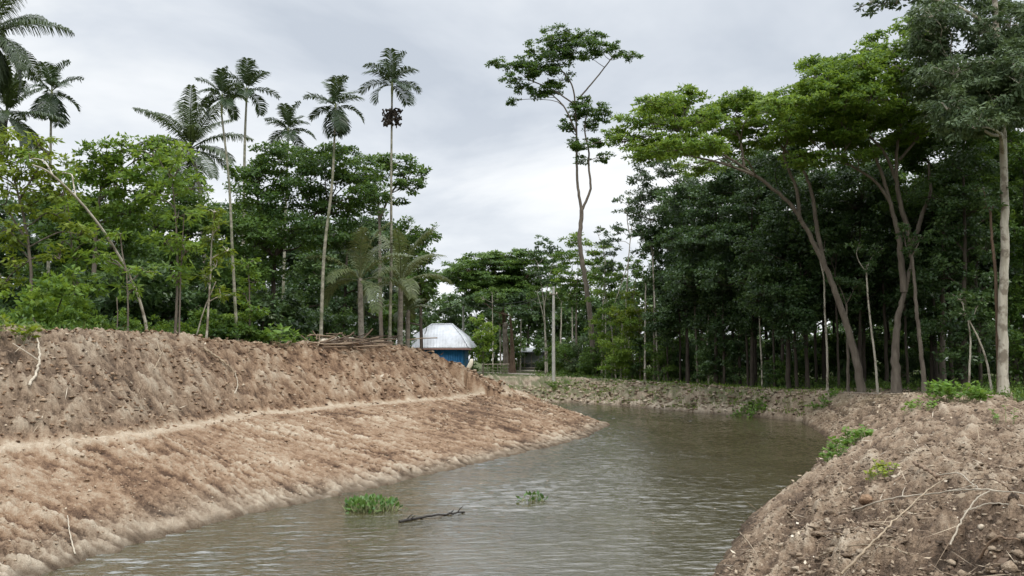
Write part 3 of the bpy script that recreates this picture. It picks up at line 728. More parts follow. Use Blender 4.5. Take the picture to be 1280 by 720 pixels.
for lab, u, Y, v1, du, r0 in [('pale thin trunk just left of the tall bare tree, ending in a leafy tuft', 716, 76, 372, -1, .10), ('thin greyish trunk touching the tall bare tree on its right', 752, 80, 350, 3, .10), ('slim pale trunk leaning left in the bright thicket', 770, 78, 360, -14, .08),
                              ('slim pale trunk leaning right in the bright thicket', 783, 82, 345, 12, .08), ('straight pale trunk at the dark edge of the bright thicket', 806, 72, 355, 1, .10), ('short pale trunk low in the bright thicket', 776, 74, 400, 2, .09),
                              ('thin pale trunk between shed and utility pole', 700, 98, 378, 2, .11), ('thin pale trunk rising right behind the low fence', 626, 104, 372, -2, .12), ('dim thin trunk between fence and thick brown trunk', 650, 106, 380, 2, .12)]:
    r_ = np.random.default_rng(u)
    tree('slim_tree', lab, 'tree', Y, [[(u, 466), (u+du*.4, (466+v1)/2), (u+du, v1)]], [(u+du, v1-5, 14, 8), (u+du+12, v1-14, 13, 8), (u+du-10, v1-16, 13, 8)], (.26, .12), 2.4, L_MID, B_PALE, r0, r0*.6, GP, sub=10, tint=.4)
tree('tree_stump', 'broken pale tree stump standing upright beside the thick brown trunk', 'tree stump', 92,
     [[(631, 462), (632, 440), (631, 420), (632, 404)]], [], bark=B_GREY, r0=.30, r1=.27, mat=L_MID)
tree('shrub_tree', 'bright small leafy tree at the corner of the blue house', 'tree', 84, [[(604, 460), (604, 430), (603, 410)]],
     [(602, 402, 14, 10), (610, 415, 14, 12), (597, 422, 12, 12), (606, 436, 15, 12), (600, 446, 13, 9)], (.26, .13), 2.80, L_BRIGHT, B_GREY, .07, .03, sub=12, tint=.55)
for lab, u0, Y, bl, ma, ti in [
    ('sunlit bush spilling towards the path below the thin forked tree', 790, 62, [(780, 430, 26, 14), (805, 420, 22, 14), (770, 448, 24, 14), (800, 448, 28, 14), (788, 405, 20, 12), (815, 440, 18, 14), (770, 462, 20, 8), (800, 464, 22, 8)], L_BRIGHT, .45),
    ('pale feathery bush around the foot of the tall bare trunk', 735, 66, [(725, 432, 16, 12), (750, 440, 18, 12), (735, 452, 22, 12), (715, 450, 16, 10), (755, 420, 14, 10), (745, 400, 12, 9)], L_GREY, .6),
    ('low sunny bush beside the utility pole', 705, 70, [(703, 452, 13, 9), (714, 458, 12, 7), (698, 462, 10, 6)], L_BRIGHT, .5),
    ('yellowish airy bush with upright stems behind the sunlit bush', 800, 70, [(795, 385, 20, 12), (775, 395, 16, 12), (812, 398, 16, 12), (790, 368, 14, 9), (800, 410, 22, 12)], L_YELLOW, .25),
    ('tall light green bush filling the gap right of the tall bare trunk', 765, 72, [(760, 395, 20, 14), (752, 372, 18, 12), (775, 412, 20, 14), (765, 430, 22, 12), (745, 412, 16, 12), (770, 352, 16, 10)], L_BRIGHT, .4),
    ('mid green bush at the path side under the waterside wood edge', 830, 64, [(825, 440, 20, 14), (842, 452, 22, 12), (828, 462, 22, 10), (850, 466, 20, 8), (838, 425, 18, 12)], L_MID, .5)]:
    tree('bush', lab, 'bush', Y, [[(u0, 468), (u0, 440)], [(u0+3, 465), (u0+12, 435)], [(u0-3, 465), (u0-12, 440)]], bl, (.24, .10), 2.66, ma, B_GREY, .05, .02, sub=12, tint=ti, limbs=True)

# ---- right-hand wood
tree('rain_tree', 'leaning rain tree whose light green umbrella crown spreads far over the water', 'tree', 46,
     [[(1078, 490), (1064, 425), (1048, 375), (1032, 335), (1010, 290), (985, 252), (940, 216), (895, 188), (850, 165)],
      [(1032, 338, 0, .15), (1022, 290), (1016, 250), (1005, 215), (975, 180), (960, 155)],
      [(1000, 275, 0, .12), (995, 235), (980, 190), (1000, 150)], [(945, 220, 0, .09), (905, 205), (865, 195)], [(930, 208, 0, .09), (925, 175), (915, 150)]],
     [(790, 150, 24, 9), (812, 136, 24, 9), (838, 128, 26, 10), (865, 120, 24, 9), (830, 152, 32, 12), (870, 145, 34, 12), (905, 138, 34, 12), (940, 130, 32, 11), (975, 126, 32, 12), (1005, 118, 34, 12), (900, 160, 34, 11), (945, 155, 36, 13), (985, 150, 36, 13), (1020, 145, 34, 13),
      (780, 175, 22, 9), (815, 175, 28, 9), (860, 172, 30, 9), (800, 195, 20, 9), (770, 165, 16, 7), (965, 175, 28, 9), (1010, 172, 30, 10), (858, 112, 14, 6), (925, 120, 22, 7)]+fill(905, 182, 125, 34, 18, 28, 10, 31)+fill(920, 135, 130, 16, 12, 30, 9, 32),
     (.22, .11), 4.0, L_BRIGHT, B_GREY, .23, .05, sub=24, flat=.22, tint=.5, clump=.24)
tree('rain_tree', 'pale forked rain tree with several rising limbs in the middle of the right wood', 'tree', 44,
     [[(1121, 490), (1119, 445), (1122, 400), (1130, 370), (1138, 335), (1142, 312)],
      [(1130, 365, 0, .2), (1126, 320), (1122, 290), (1112, 250), (1098, 205), (1085, 175)],
      [(1140, 322, 0, .18), (1136, 290), (1124, 250), (1120, 215), (1122, 180), (1130, 140)],
      [(1142, 318, 0, .16), (1146, 290), (1155, 262), (1163, 240), (1160, 205)],
      [(1122, 230, 0, .10), (1105, 190), (1075, 160)], [(1124, 200, 0, .09), (1150, 170), (1170, 150)], [(1112, 250, 0, .10), (1092, 225), (1060, 205)]],
     [(1035, 108, 34, 12), (1065, 95, 34, 12), (1095, 80, 32, 12), (1120, 65, 28, 12), (1050, 130, 38, 14), (1090, 118, 38, 14), (1125, 100, 34, 14), (1065, 155, 38, 13), (1105, 145, 36, 13), (1140, 135, 32, 13), (1035, 165, 32, 11), (1080, 180, 34, 11), (1150, 165, 30, 11), (1010, 100, 16, 7), (1128, 175, 22, 8)]+fill(1085, 135, 88, 48, 20, 30, 13, 33)+fill(1040, 175, 60, 30, 8, 28, 11, 34)+fill(1065, 92, 70, 26, 12, 26, 12, 38)+fill(1125, 50, 40, 30, 7, 24, 14, 39),
     (.22, .11), 3.8, L_BRIGHT, B_GREY, .27, .06, sub=24, flat=.2, tint=.38, clump=.24)
tree('tall_hardwood', 'tall straight pale trunk with drooping leaves, leaving the top of the frame', 'tree', 41,
     [[(1253, 485), (1254, 400), (1256, 300), (1255, 200), (1251, 120), (1246, 40), (1240, -60)], [(1254, 150, 0, .12), (1225, 110), (1190, 80)], [(1250, 90, 0, .12), (1285, 50), (1310, 20)], [(1250, 130, 0, .1), (1215, 120), (1170, 100)], [(1246, 40, 0, .1), (1200, 10), (1140, -8)]],
     [(1185, 30, 38, 24), (1225, 50, 40, 28), (1262, 25, 36, 26), (1175, 70, 36, 24), (1215, 95, 38, 24), (1260, 85, 34, 26), (1160, 100, 28, 18), (1195, 130, 32, 20), (1240, 130, 32, 18), (1165, 15, 30, 18), (1210, -10, 44, 22), (1275, 130, 28, 22), (1150, 45, 18, 18), (1300, 40, 40, 40), (1190, 160, 26, 16), (1225, 160, 20, 14)]+fill(1215, 70, 80, 85, 28, 36, 24, 35),
     (.27, .10), 3.22, L_GREY, B_PALE, .25, .12, sub=20, droop=.9, tint=.68)
tree('tall_hardwood', 'dark branch tips hanging into the top of the frame from a tree out of view', 'tree', 38,
     [[(1330, 480), (1328, 300), (1320, 120), (1300, -40)], [(1310, 20, 0, .12), (1240, -30), (1150, -25), (1085, 5)]],
     [(1095, 6, 20, 6), (1075, 8, 10, 5), (1120, 2, 18, 7), (1150, -10, 24, 10), (1310, 100, 30, 40), (1320, 0, 40, 40)],
     (.26, .12), 2.52, L_GREY, B_GREY, .3, .1, sub=12, tint=.25, droop=.3)
tree('bushy_tree', 'grey-green small-leaved tree at the water-side edge of the right wood', 'tree', 52,
     [[(818, 480), (818, 420), (817, 350), (812, 270)], [(817, 330), (835, 280), (860, 250)]],
     [(795, 222, 22, 13), (815, 205, 24, 12), (840, 215, 26, 14), (800, 245, 24, 13), (830, 245, 30, 16), (862, 232, 26, 15), (815, 272, 26, 13), (850, 268, 30, 16), (880, 255, 26, 16), (838, 295, 24, 13), (795, 265, 14, 9), (875, 290, 26, 16), (812, 300, 14, 8)],
     (.24, .11), 2.94, L_GREY, B_GREY, .13, .04, sub=14, tint=.42)
tree('bushy_tree', 'dark ivy-hung tree filling the space left of the tall pale trunk', 'tree', 46,
     [[(1205, 488), (1205, 400), (1206, 300), (1204, 220)]],
     [(1190, 200, 34, 20), (1225, 205, 34, 22), (1180, 245, 38, 24), (1220, 255, 38, 26), (1195, 295, 38, 26), (1232, 305, 30, 26), (1180, 340, 34, 26), (1220, 355, 34, 28), (1190, 400, 36, 28), (1228, 415, 30, 28), (1200, 448, 34, 20)],
     (.22, .12), 3.08, L_DARK, B_DARK, .16, .06, sub=18, tint=.55)
tree('tall_hardwood', 'tall mid-green tree closing the sky gap between forked tree and tall pale trunk', 'tree', 53,
     [[(1178, 488), (1178, 400), (1180, 280), (1184, 160)], [(1182, 240, 0, .10), (1215, 190), (1250, 160)], [(1182, 230, 0, .10), (1150, 190), (1130, 170)]],
     fill(1200, 165, 95, 75, 34, 38, 20, 40)+fill(1215, 245, 80, 40, 14, 36, 20, 41), (.22, .11), 3.4, L_MID, B_GREY, .20, .07, sub=20, tint=.3, droop=.3)
tree('bushy_tree', 'leafy dark tree at the edge of the frame behind the tall pale trunk', 'tree', 47,
     [[(1282, 488), (1282, 380), (1280, 220)]],
     [(1275, 190, 30, 28), (1290, 240, 36, 30), (1272, 290, 28, 28), (1295, 330, 34, 32), (1278, 375, 26, 28), (1290, 430, 34, 32), (1272, 455, 22, 20)],
     (.22, .12), 3.08, L_MID, B_DARK, .16, .06, sub=18, tint=.35)
# dark middle row: prototypes, then copies
_l2 = 'shaded dark-crowned tree deep in the right wood'; _c2 = 'shaded trees deep in the right wood'
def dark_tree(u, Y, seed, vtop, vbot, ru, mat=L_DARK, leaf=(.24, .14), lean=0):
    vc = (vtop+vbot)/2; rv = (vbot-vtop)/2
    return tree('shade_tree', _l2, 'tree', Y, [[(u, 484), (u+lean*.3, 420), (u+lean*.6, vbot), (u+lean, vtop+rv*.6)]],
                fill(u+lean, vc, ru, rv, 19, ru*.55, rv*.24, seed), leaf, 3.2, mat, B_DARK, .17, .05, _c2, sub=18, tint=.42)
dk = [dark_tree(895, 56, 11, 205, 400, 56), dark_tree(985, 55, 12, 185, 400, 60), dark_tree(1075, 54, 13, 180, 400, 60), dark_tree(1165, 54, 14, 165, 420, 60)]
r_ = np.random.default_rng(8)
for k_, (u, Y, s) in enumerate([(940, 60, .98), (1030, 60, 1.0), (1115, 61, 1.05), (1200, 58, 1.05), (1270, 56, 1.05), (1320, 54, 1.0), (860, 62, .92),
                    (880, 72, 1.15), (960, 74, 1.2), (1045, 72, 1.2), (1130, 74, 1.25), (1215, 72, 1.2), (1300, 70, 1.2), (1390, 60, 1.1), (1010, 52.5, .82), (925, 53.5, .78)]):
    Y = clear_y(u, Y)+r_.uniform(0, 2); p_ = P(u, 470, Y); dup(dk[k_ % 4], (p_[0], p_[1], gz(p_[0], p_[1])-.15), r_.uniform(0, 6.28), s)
# thin trunks at the wood's edge
GT = 'thin bare trunks along the edge of the right wood'
for lab, Y, tr, r0, bk in [
    ('thin pale straight trunk left of the leaning rain tree', 44, [(1034, 488), (1034, 440), (1031, 390), (1030, 350), (1024, 320)], .075, B_PALE),
    ('short grey trunk half hidden behind the foot of the leaning rain tree', 45, [(1060, 489), (1060, 450), (1059, 412), (1058, 380)], .10, B_GREY),
    ('thin white trunk between the leaning tree and the forked tree', 44, [(1097, 489), (1094, 450), (1089, 410), (1085, 372), (1083, 340)], .075, B_PALE),
    ('mossy grey trunk leaning just right of the forked tree', 44, [(1156, 488), (1152, 445), (1147, 400), (1144, 365), (1140, 320)], .13, B_GREY),
    ('thin reddish trunk pressed against the tall pale trunk', 42.5, [(1248, 487), (1247, 420), (1244, 340), (1240, 300), (1238, 265)], .10, B_BROWN),
    ('thin pale slanting stem in the ivy left of the tall pale trunk', 43, [(1240, 486), (1234, 455), (1224, 425), (1212, 402)], .06, B_PALE),
    ('short white stem below the ivy-hung tree', 43.5, [(1210, 485), (1212, 455), (1213, 425), (1210, 400)], .06, B_PALE),
    ('pale trunk furthest towards the open water, at the wood corner', 54, [(823, 474), (821, 430), (818, 370), (816, 320)], .10, B_PALE),
    ('slim grey trunk in the row of poles beneath the dark crowns', 52, [(872, 482), (871, 440), (869, 395), (868, 350)], .10, B_GREY),
    ('slim pale trunk lit beneath the dark crowns, centre of the pole row', 51, [(953, 486), (952, 450), (950, 415), (949, 370)], .07, B_PALE),
    ('pale crooked trunk standing among the row of dark poles', 53, [(886, 484), (885, 455), (884, 430), (886, 390)], .08, B_PALE)]:
    r_ = np.random.default_rng(int(tr[0][0])); u, v = tr[-1]
    tree('slim_tree', lab, 'tree', Y, [tr], [(u+r_.uniform(-6, 6), v-10, 16, 9), (u+14, v-26, 16, 9), (u-12, v-30, 16, 9)], (.24, .12), 2.52, L_DARK, bk, r0, r0*.55, GT, sub=10, tint=.6)
_l3 = 'dark thin trunk in the shaded row of poles beneath the dark crowns'
pole = tree('slim_tree', _l3, 'tree', 53, [[(905, 484), (905, 440), (904, 400), (903, 360)]], [(905, 345, 18, 10), (915, 330, 16, 9), (892, 335, 16, 9)], (.24, .12), 2.52, L_DARK, B_DARK, .11, .07, 'dark poles in the right wood', sub=10)
for k_, (u, Y, s) in enumerate([(835, 55, .95), (850, 58, .9), (918, 54, 1), (935, 55, 1.05), (968, 54, .9), (978, 56, 1.1), (996, 53, .95), (1008, 55, 1), (1048, 52, 1), (1080, 56, 1.1), (1108, 53, 1), (1135, 52, .9), (1172, 52, 1), (1190, 54, 1.1), (1225, 50, 1), (858, 56, .9), (895, 57, 1.), (944, 58, 1.1), (1020, 57, 1.), (1262, 49, 1.)]):
    Y = clear_y(u, Y)+r_.uniform(0, 2); p_ = P(u, 470, Y); dup(pole, (p_[0], p_[1], gz(p_[0], p_[1])-.15), r_.uniform(0, 6.28), (s*r_.uniform(.7, 1.2), s*r_.uniform(.7, 1.2), s))
# far-off line of trees closing the view beyond grove, house and wood
_l4 = 'distant tree in the hazy line closing the view'; _c4 = 'far tree line'
far = tree('distant_tree', _l4, 'tree', 130, [[(660, 455), (660, 430), (661, 405)]], fill(660, 392, 32, 34, 14, 17, 11, 21)+[(650, 430, 20, 12), (672, 432, 20, 12)], (.6, .34), 2.66, L_DARK, B_DARK, .3, .12, _c4, sub=14, tint=.62)
r_ = np.random.default_rng(9)
for u, Y, s in [(560, 125, .9), (590, 132, .85), (620, 140, 1.0), (700, 128, .9), (730, 122, .9), (765, 120, .95), (800, 112, .9), (840, 108, .95), (885, 115, 1.), (925, 104, 1.), (970, 112, 1.), (1020, 105, 1.05), (1070, 112, 1.1), (1120, 102, 1.1), (1175, 108, 1.1), (1230, 100, 1.1), (1290, 108, 1.2), (530, 120, .9), (680, 150, .9), (745, 150, 1.0), (860, 135, 1.)]:
    p_ = P(u, 450, Y); dup(far, (p_[0], p_[1], gz(p_[0], p_[1])-.15), r_.uniform(0, 6.28), s*r_.uniform(.92, 1.08))
# ------------------------------------------------------------------ undergrowth (shrubs one can count, then ground cover)
def bush_proto(label, grp, u, Y, mat, seed, tint):
    r = np.random.default_rng(seed); px = Y/FPX
    bl = [(u+r.uniform(-1, 1)*1.6/px, 470-r.uniform(.2, 2.7)/px, r.uniform(.7, 1.1)/px, r.uniform(.45, .75)/px, r.uniform(-1.2, 1.2)) for _ in range(13)]
    return tree('shrub', label, 'shrub', Y, [[(u, 470), (u+4, 455), (u+8, 430)], [(u, 466), (u-10, 450), (u-18, 435)]], bl, (.20, .10), 3.0, mat, B_DARK, .05, .02, grp, sub=12, tint=tint, twigs=False)
lb = 'shaded leafy shrub standing under the trees of the left grove'; g1 = 'shrubs under the left grove'
s1 = bush_proto(lb, g1, 100, 36, L_DARK, 61, .6); s2 = bush_proto(lb, g1, 250, 36, L_MID, 62, .3)
r_ = np.random.default_rng(66)
for i_ in range(34):
    u = -30+i_*18.0+r_.uniform(-8, 8); Y = clear_y(u, r_.uniform(36, 60))
    if u > 392: continue
    p_ = P(u, 420, Y); dup((s1, s2)[i_ % 2], (p_[0], p_[1], gz(p_[0], p_[1])-.15), r_.uniform(0, 6.28), r_.uniform(.9, 1.35))
lb = 'fresh light green shrub at the front of the left grove behind the heap'; g4 = 'light green shrubs behind the heap'
s6 = bush_proto(lb, g4, 70, 27, L_BRIGHT, 68, .3)
for i_ in range(17):
    u = -10+i_*20+r_.uniform(-7, 7); Y = clear_y(u, 20)+r_.uniform(.8, 6); p_ = P(u, 420, Y); dup(s6, (p_[0], p_[1], gz(p_[0], p_[1])-.15), r_.uniform(0, 6.28), r_.uniform(.35, .75))
for i_ in range(12):
    u = 378+i_*9.5; Y = r_.uniform(62, 78); p_ = P(u, 420, Y); dup((s1, s2)[i_ % 2], (p_[0], p_[1], gz(p_[0], p_[1])-.15), r_.uniform(0, 6.28), r_.uniform(1.0, 1.35))
lb = 'shaded leafy shrub standing among the trunks of the right wood'; g2 = 'shrubs under the right wood'
s3 = bush_proto(lb, g2, 900, 66, L_DARK, 63, .6); s4 = bush_proto(lb, g2, 1050, 64, L_MID, 64, .25)
for i_ in range(46):
    u = 830+i_*11.5+r_.uniform(-6, 6); Y = clear_y(u, r_.uniform(56, 84)); s_ = r_.uniform(.75, 1.25) if Y > 62 else r_.uniform(.45, .7)
    p_ = P(u, 470, Y); dup((s3, s4)[i_ % 2], (p_[0], p_[1], gz(p_[0], p_[1])-.15), r_.uniform(0, 6.28), s_)
lb = 'green shrub in the thicket beyond the path, between house and wood'; g3 = 'thicket shrubs beyond the path'
s5 = bush_proto(lb, g3, 720, 84, L_MID, 65, .45)
for i_, (u, Y) in enumerate([(560, 100), (582, 108), (700, 96), (712, 88), (738, 90), (752, 82), (766, 88), (778, 80), (792, 86), (806, 78), (820, 82), (690, 104), (640, 112), (622, 106)]):
    Y = clear_y(u, Y); p_ = P(u, 460, Y); dup(s5, (p_[0], p_[1], gz(p_[0], p_[1])-.15), r_.uniform(0, 6.28), r_.uniform(.9, 1.35))

def scatter(n, r, az0=-40, az1=40, r0=4.5, r1=70):
    a = np.radians(r.uniform(az0, az1, n)); d = np.exp(r.uniform(math.log(r0), math.log(r1), n))
    return d*np.sin(a), d*np.cos(a), d
def zones(x, y):
    dl, sl_ = pdist(x, y, LEFT); df, sf = pdist(x, y, FARB); dr, sr = pdist(x, y, RIGHT)
    ins = inside(x, y); bd = np.interp(sl_, BS, BD); rd = np.interp(sl_, RS, RD); m = np.minimum(np.minimum(dl, df), dr)
    L = (dl == m) & ~ins; F = (df == m) & ~ins; R = (dr == m) & ~ins
    return dict(heap=L & (dl > bd+.40) & (dl < rd+1.6), lower=L & (dl <= bd), back=L & (dl > rd+1.0), far=F & (df > .1) & (df < 4), farback=F & (df > 3.4),
                right=R & (dr > .15) & (dr < 8.5), rback=R & (dr > 7.2), dl=dl, df=df, dr=dr, bd=bd, rd=rd)
def leafclumps(mb, r, pos, h, w, nl, l, wd, tint, upb=.7):
    for p_, hh, ww, t in zip(pos, h, w, tint):
        n = int(nl*r.uniform(.7, 1.3)); a = r.uniform(0, 2*np.pi, n); q = r.uniform(0, 1, n)**.5
        c = np.stack([p_[0]+ww*q*np.cos(a), p_[1]+ww*q*np.sin(a), p_[2]+hh*r.uniform(0, 1, n)*(1-.5*q)], 1)
        ax = unit(np.stack([np.cos(a)*.7, np.sin(a)*.7, np.full(n, upb)], 1)+r.normal(0, .35, (n, 3)))
        nn_ = unit(r.normal(0, .5, (n, 3))+np.array([0, 0, .8]))
        mb.leaves(c, ax, nn_, l*r.uniform(.6, 1.3, n), wd*r.uniform(.7, 1.2, n), np.clip(t+r.normal(0, .13, n), 0, 1), .1)
r_ = np.random.default_rng(71)
x, y, d = scatter(16000, r_, -42, 42, 18, 85); zn = zones(x, y)
k_ = (zn['back'] | (zn['farback'] & (x > 2)) | zn['rback'])
pd_ = np.abs(np.hypot(x[:, None]-PATHC[None, :, 0], y[:, None]-PATHC[None, :, 1])).min(1)
k_ &= pd_ > 1.0
x, y, d = x[k_], y[k_], d[k_]; z = ground(x, y)[0]
mb = MB(); leafclumps(mb, r_, np.stack([x, y, z-.03], 1), r_.uniform(.15, .95, len(x)), r_.uniform(.25, .6, len(x)), 15, .17, .075, r_.uniform(.1, .75, len(x)))
tag(mb.build('undergrowth', L_MID), 'low green ground cover under the trees', None, None, 'stuff')
# grass and weeds on the far bank and at the margins of the path
x, y, d = scatter(15000, r_, -6, 30, 38, 90); zn = zones(x, y)
g_ = fbm(x*.45, y*.45, 81, 3)
k_ = zn['far'] & (g_ > -.28) & (zn['df'] > .15); pd_ = np.hypot(x[:, None]-PATHC[None, :, 0], y[:, None]-PATHC[None, :, 1]).min(1)
k_ |= (zn['farback'] | zn['far']) & (pd_ > .55) & (pd_ < 1.3) & (r_.uniform(0, 1, len(x)) < .5)
k_ &= (pd_ > .55)
x, y = x[k_], y[k_]; z = ground(x, y)[0]
mb = MB(); leafclumps(mb, r_, np.stack([x, y, z-.03], 1), r_.uniform(.08, .3, len(x)), r_.uniform(.12, .3, len(x)), 9, .20, .04, r_.uniform(.05, .6, len(x)), 1.2)
tag(mb.build('grass', L_BRIGHT), 'short weedy grass on the far bank and path edge', None, None, 'stuff')

# ------------------------------------------------------------------ clods and dry litter on the dug earth
import bmesh
def ico(sub):
    bm = bmesh.new(); bmesh.ops.create_icosphere(bm, subdivisions=sub, radius=1)
    bm.verts.ensure_lookup_table(); v = np.array([q.co[:] for q in bm.verts]); f = np.array([[w.index for w in q.verts] for q in bm.faces]); bm.free(); return v, f
def clods(mb, r, x, y, size, tint, sub):
    v0, f0 = ico(sub); n = len(x); z = ground(x, y)[0]
    jag = 1+r.normal(0, .33, (n, len(v0)))
    sc_ = size[:, None]*np.stack([r.uniform(.7, 1.5, n), r.uniform(.7, 1.2, n), r.uniform(.35, .75, n)], 1)
    v = v0[None]*jag[:, :, None]*sc_[:, None]
    a = r.uniform(0, 6.28, n); ca, sa = np.cos(a)[:, None], np.sin(a)[:, None]
    vx = v[..., 0]*ca-v[..., 1]*sa+x[:, None]; vy = v[..., 0]*sa+v[..., 1]*ca+y[:, None]
    vz = v[..., 2]+(z+size*.15)[:, None]
    f = (f0[None]+(np.arange(n)*len(v0))[:, None, None]).reshape(-1, 3)
    mb.add(np.stack([vx, vy, vz], -1).reshape(-1, 3), f, np.repeat(tint, len(v0)))
r_ = np.random.default_rng(72); mb = MB(); mg = MB()
for n, sub, lo, hi in ((8000, 2, .04, .085), (80000, 1, .014, .050), (60000, 0, .008, .026)):
    x, y, d = scatter(n, r_, -42, 42, 4.6, 62) if sub else scatter(n, r_, -4, 42, 4.6, 20)
    zn = zones(x, y)
    if sub == 1:
        x2, y2, d2 = scatter(16000, r_, -3, 25, 42, 76); x, y, d = np.r_[x, x2], np.r_[y, y2], np.r_[d, d2]; zn = zones(x, y); n = len(x)
    u_ = r_.uniform(0, 1, n); cl_ = fbm(x*.8, y*.8, 91, 3)
    k_ = (zn['heap'] & (u_ < .55+.5*cl_)) | (zn['lower'] & (zn['dl'] > .4) & (u_ < .28+.5*np.clip(cl_, 0, 1))) | (zn['right'] & (u_ < .42+.5*cl_)) | (zn['far'] & (u_ < .6))
    x, y, d = x[k_], y[k_], d[k_]; nn_ = len(x)
    size = np.maximum(lo*(hi/lo)**(r_.uniform(0, 1, nn_)**2.6), d*np.where(zn['right'][k_], .0012, .0020))
    low = zn['lower'][k_]; size = np.where(low, size*.6, size)
    tint = np.clip(np.where(zn['heap'][k_], .40, np.where(low, .55, .46))+r_.normal(0, .19, nn_)+.10*cl_[k_], 0, 1)
    hp_ = zn['heap'][k_] | low
    clods(mb, r_, x[hp_], y[hp_], size[hp_], tint[hp_], 1)
    clods(mg, r_, x[~hp_], y[~hp_], size[~hp_], tint[~hp_]-np.where(y[~hp_] > 40, -.06, .09), 1)
tag(mb.build('soil_clods', M_CLOD), 'loose lumps of dug earth on the left bank', None, None, 'stuff'); tag(mg.build('soil_clods', M_CLODG), 'loose lumps of greyish earth on right and far banks', None, None, 'stuff')
m_straw, nt, out = nmat('dry_straw')
p = N(nt, 'ShaderNodeBsdfPrincipled'); p.inputs['Roughness'].default_value = .8
nt.links.new(ramp(nt, attr(nt, 'tint'), [(0, (.06, .04, .028)), (.4, (.20, .14, .09)), (.75, (.42, .34, .24)), (1, (.60, .53, .42))]), p.inputs['Base Color'])
nt.links.new(p.outputs[0], out.inputs[0])
x, y, d = scatter(52000, r_, -42, 42, 4.6, 55); zn = zones(x, y); u_ = r_.uniform(0, 1, len(x))
k_ = (zn['heap'] & (u_ < .6)) | (zn['right'] & (u_ < .42)) | (zn['lower'] & (u_ < .06) & (zn['dl'] > .5)) | (zn['far'] & (u_ < .3))
x, y, d = x[k_], y[k_], d[k_]; n = len(x); z = ground(x, y)[0]
mb = MB(); st = r_.uniform(0, 1, n) < .45
nx = unit(r_.normal(0, .45, (n, 3))+np.array([0, 0, 1.])); ax = r_.normal(size=(n, 3)); ax[:, 2] *= .35
L = np.where(st, r_.uniform(.10, .55, n), np.maximum(r_.uniform(.04, .12, n), d*r_.uniform(.002, .006, n))); Wd = np.where(st, np.maximum(.006, d*.0007), L*.45)
mb.leaves(np.stack([x, y, z+.025], 1), ax, nx, L, Wd, np.clip(r_.normal(.52, .23, n), 0, 1), .12)
tag(mb.build('dry_litter', m_straw), 'dry leaf and straw scraps on the dug earth', None, None, 'stuff')

# ------------------------------------------------------------------ sticks, roots, logs
W_PALE = plain_mat('bleached_wood', (.47, .41, .32), .8, .25, 9); W_BROWN = plain_mat('brown_wood', (.19, .13, .085), .85, .35, 9); W_DARK = plain_mat('wet_wood', (.035, .03, .025), .5, .3, 12)
W_TAN = plain_mat('tan_wood', (.33, .26, .18), .85, .3, 9)
def stick(name, label, cat, pix, r0, r1, mat, lifts=None, side=(), group=None):
    SEED[0] += 1; r = np.random.default_rng(SEED[0]); pts = []
    for i, q in enumerate(pix):
        w = drop(q[0], q[1]); w[2] += r0+(lifts[i] if lifts else .03); pts.append(w)
    pts = np.array(pts); mb = MB(); sp = spline(pts, 8*len(pts)); sp[1:-1] += r.normal(0, r0*.35, (len(sp)-2, 3))
    mb.tube(sp, np.linspace(r0, r1, len(sp)), 7)
    for f, dx, dy, dz, ln in side:
        i = int(f*(len(sp)-1)); dirv = unit(np.array([dx, dy, dz], float)); e = sp[i]+dirv*ln
        mb.tube(spline([sp[i], sp[i]*.5+e*.5+r.normal(0, .05, 3)*ln, e], 8), np.linspace(r0*.55, r1*.5, 8), 5)
    o = mb.build(name, mat, None, pts[0], smooth=True); return tag(o, label, cat, group)
stick('fallen_branch', 'long thin pale branch lying level across the right-hand bank', 'branch', [(1066, 643), (1110, 634), (1165, 631), (1215, 629), (1290, 632)], .013, .006, W_PALE, [.02, .08, .12, .10, .08], [(.35, .5, .8, .3, .3), (.6, .7, -.5, .3, .35)])
stick('fallen_branch', 'thin curved brown branch crossing the level pale branch', 'branch', [(1052, 722), (1085, 695), (1122, 664), (1158, 630), (1186, 602)], .013, .007, W_TAN, [.02, .06, .12, .13, .06], [(.8, 1, .5, .3, .5), (.45, -1, .2, .1, .25)])
stick('fallen_branch', 'pale bent twig at the upper end of the curved branch', 'branch', [(1168, 602), (1198, 602), (1212, 610), (1226, 618)], .010, .005, W_PALE, [.05, .1, .06, .02])
stick('broken_log', 'short thick brown stick lying beside the yellowish weed', 'log', [(1143, 586), (1158, 593), (1174, 601)], .028, .022, W_BROWN, [.05, .05, .03])
stick('fallen_branch', 'straight thin stick slanting up near the lower right corner', 'branch', [(1188, 686), (1205, 660), (1222, 640), (1238, 628)], .009, .006, W_PALE, [.01, .08, .1, .08])
stick('fallen_branch', 'dark twig slanting behind the bent pale twig', 'branch', [(1215, 610), (1245, 618), (1268, 626)], .008, .005, W_BROWN, [.08, .09, .04])
stick('fallen_branch', 'thin stick lying along the slope above the water on the right bank', 'branch', [(925, 668), (938, 690), (948, 704)], .010, .006, W_TAN, [.03, .08, .02])
stick('fallen_branch', 'thin grey stick lying across the bottom edge of the right bank', 'branch', [(1020, 700), (1062, 690), (1110, 694), (1140, 700)], .009, .005, W_TAN, [.02, .05, .05, .02], [(.5, .8, -.4, .2, .3)])
stick('fallen_branch', 'short dark root curling out of the earth at the lower right corner', 'root', [(1225, 705), (1245, 690), (1262, 694), (1276, 682)], .013, .006, W_BROWN, [.0, .07, .08, .02])
stick('fallen_branch', 'thin pale stick lying parallel to and above the level pale branch', 'branch', [(1205, 644), (1240, 640), (1290, 641)], .008, .005, W_PALE, [.02, .06, .04])
stick('fallen_branch', 'brown twig beside the sparse yellowish weed', 'branch', [(1118, 606), (1132, 598), (1150, 600)], .010, .005, W_BROWN, [.02, .05, .02])
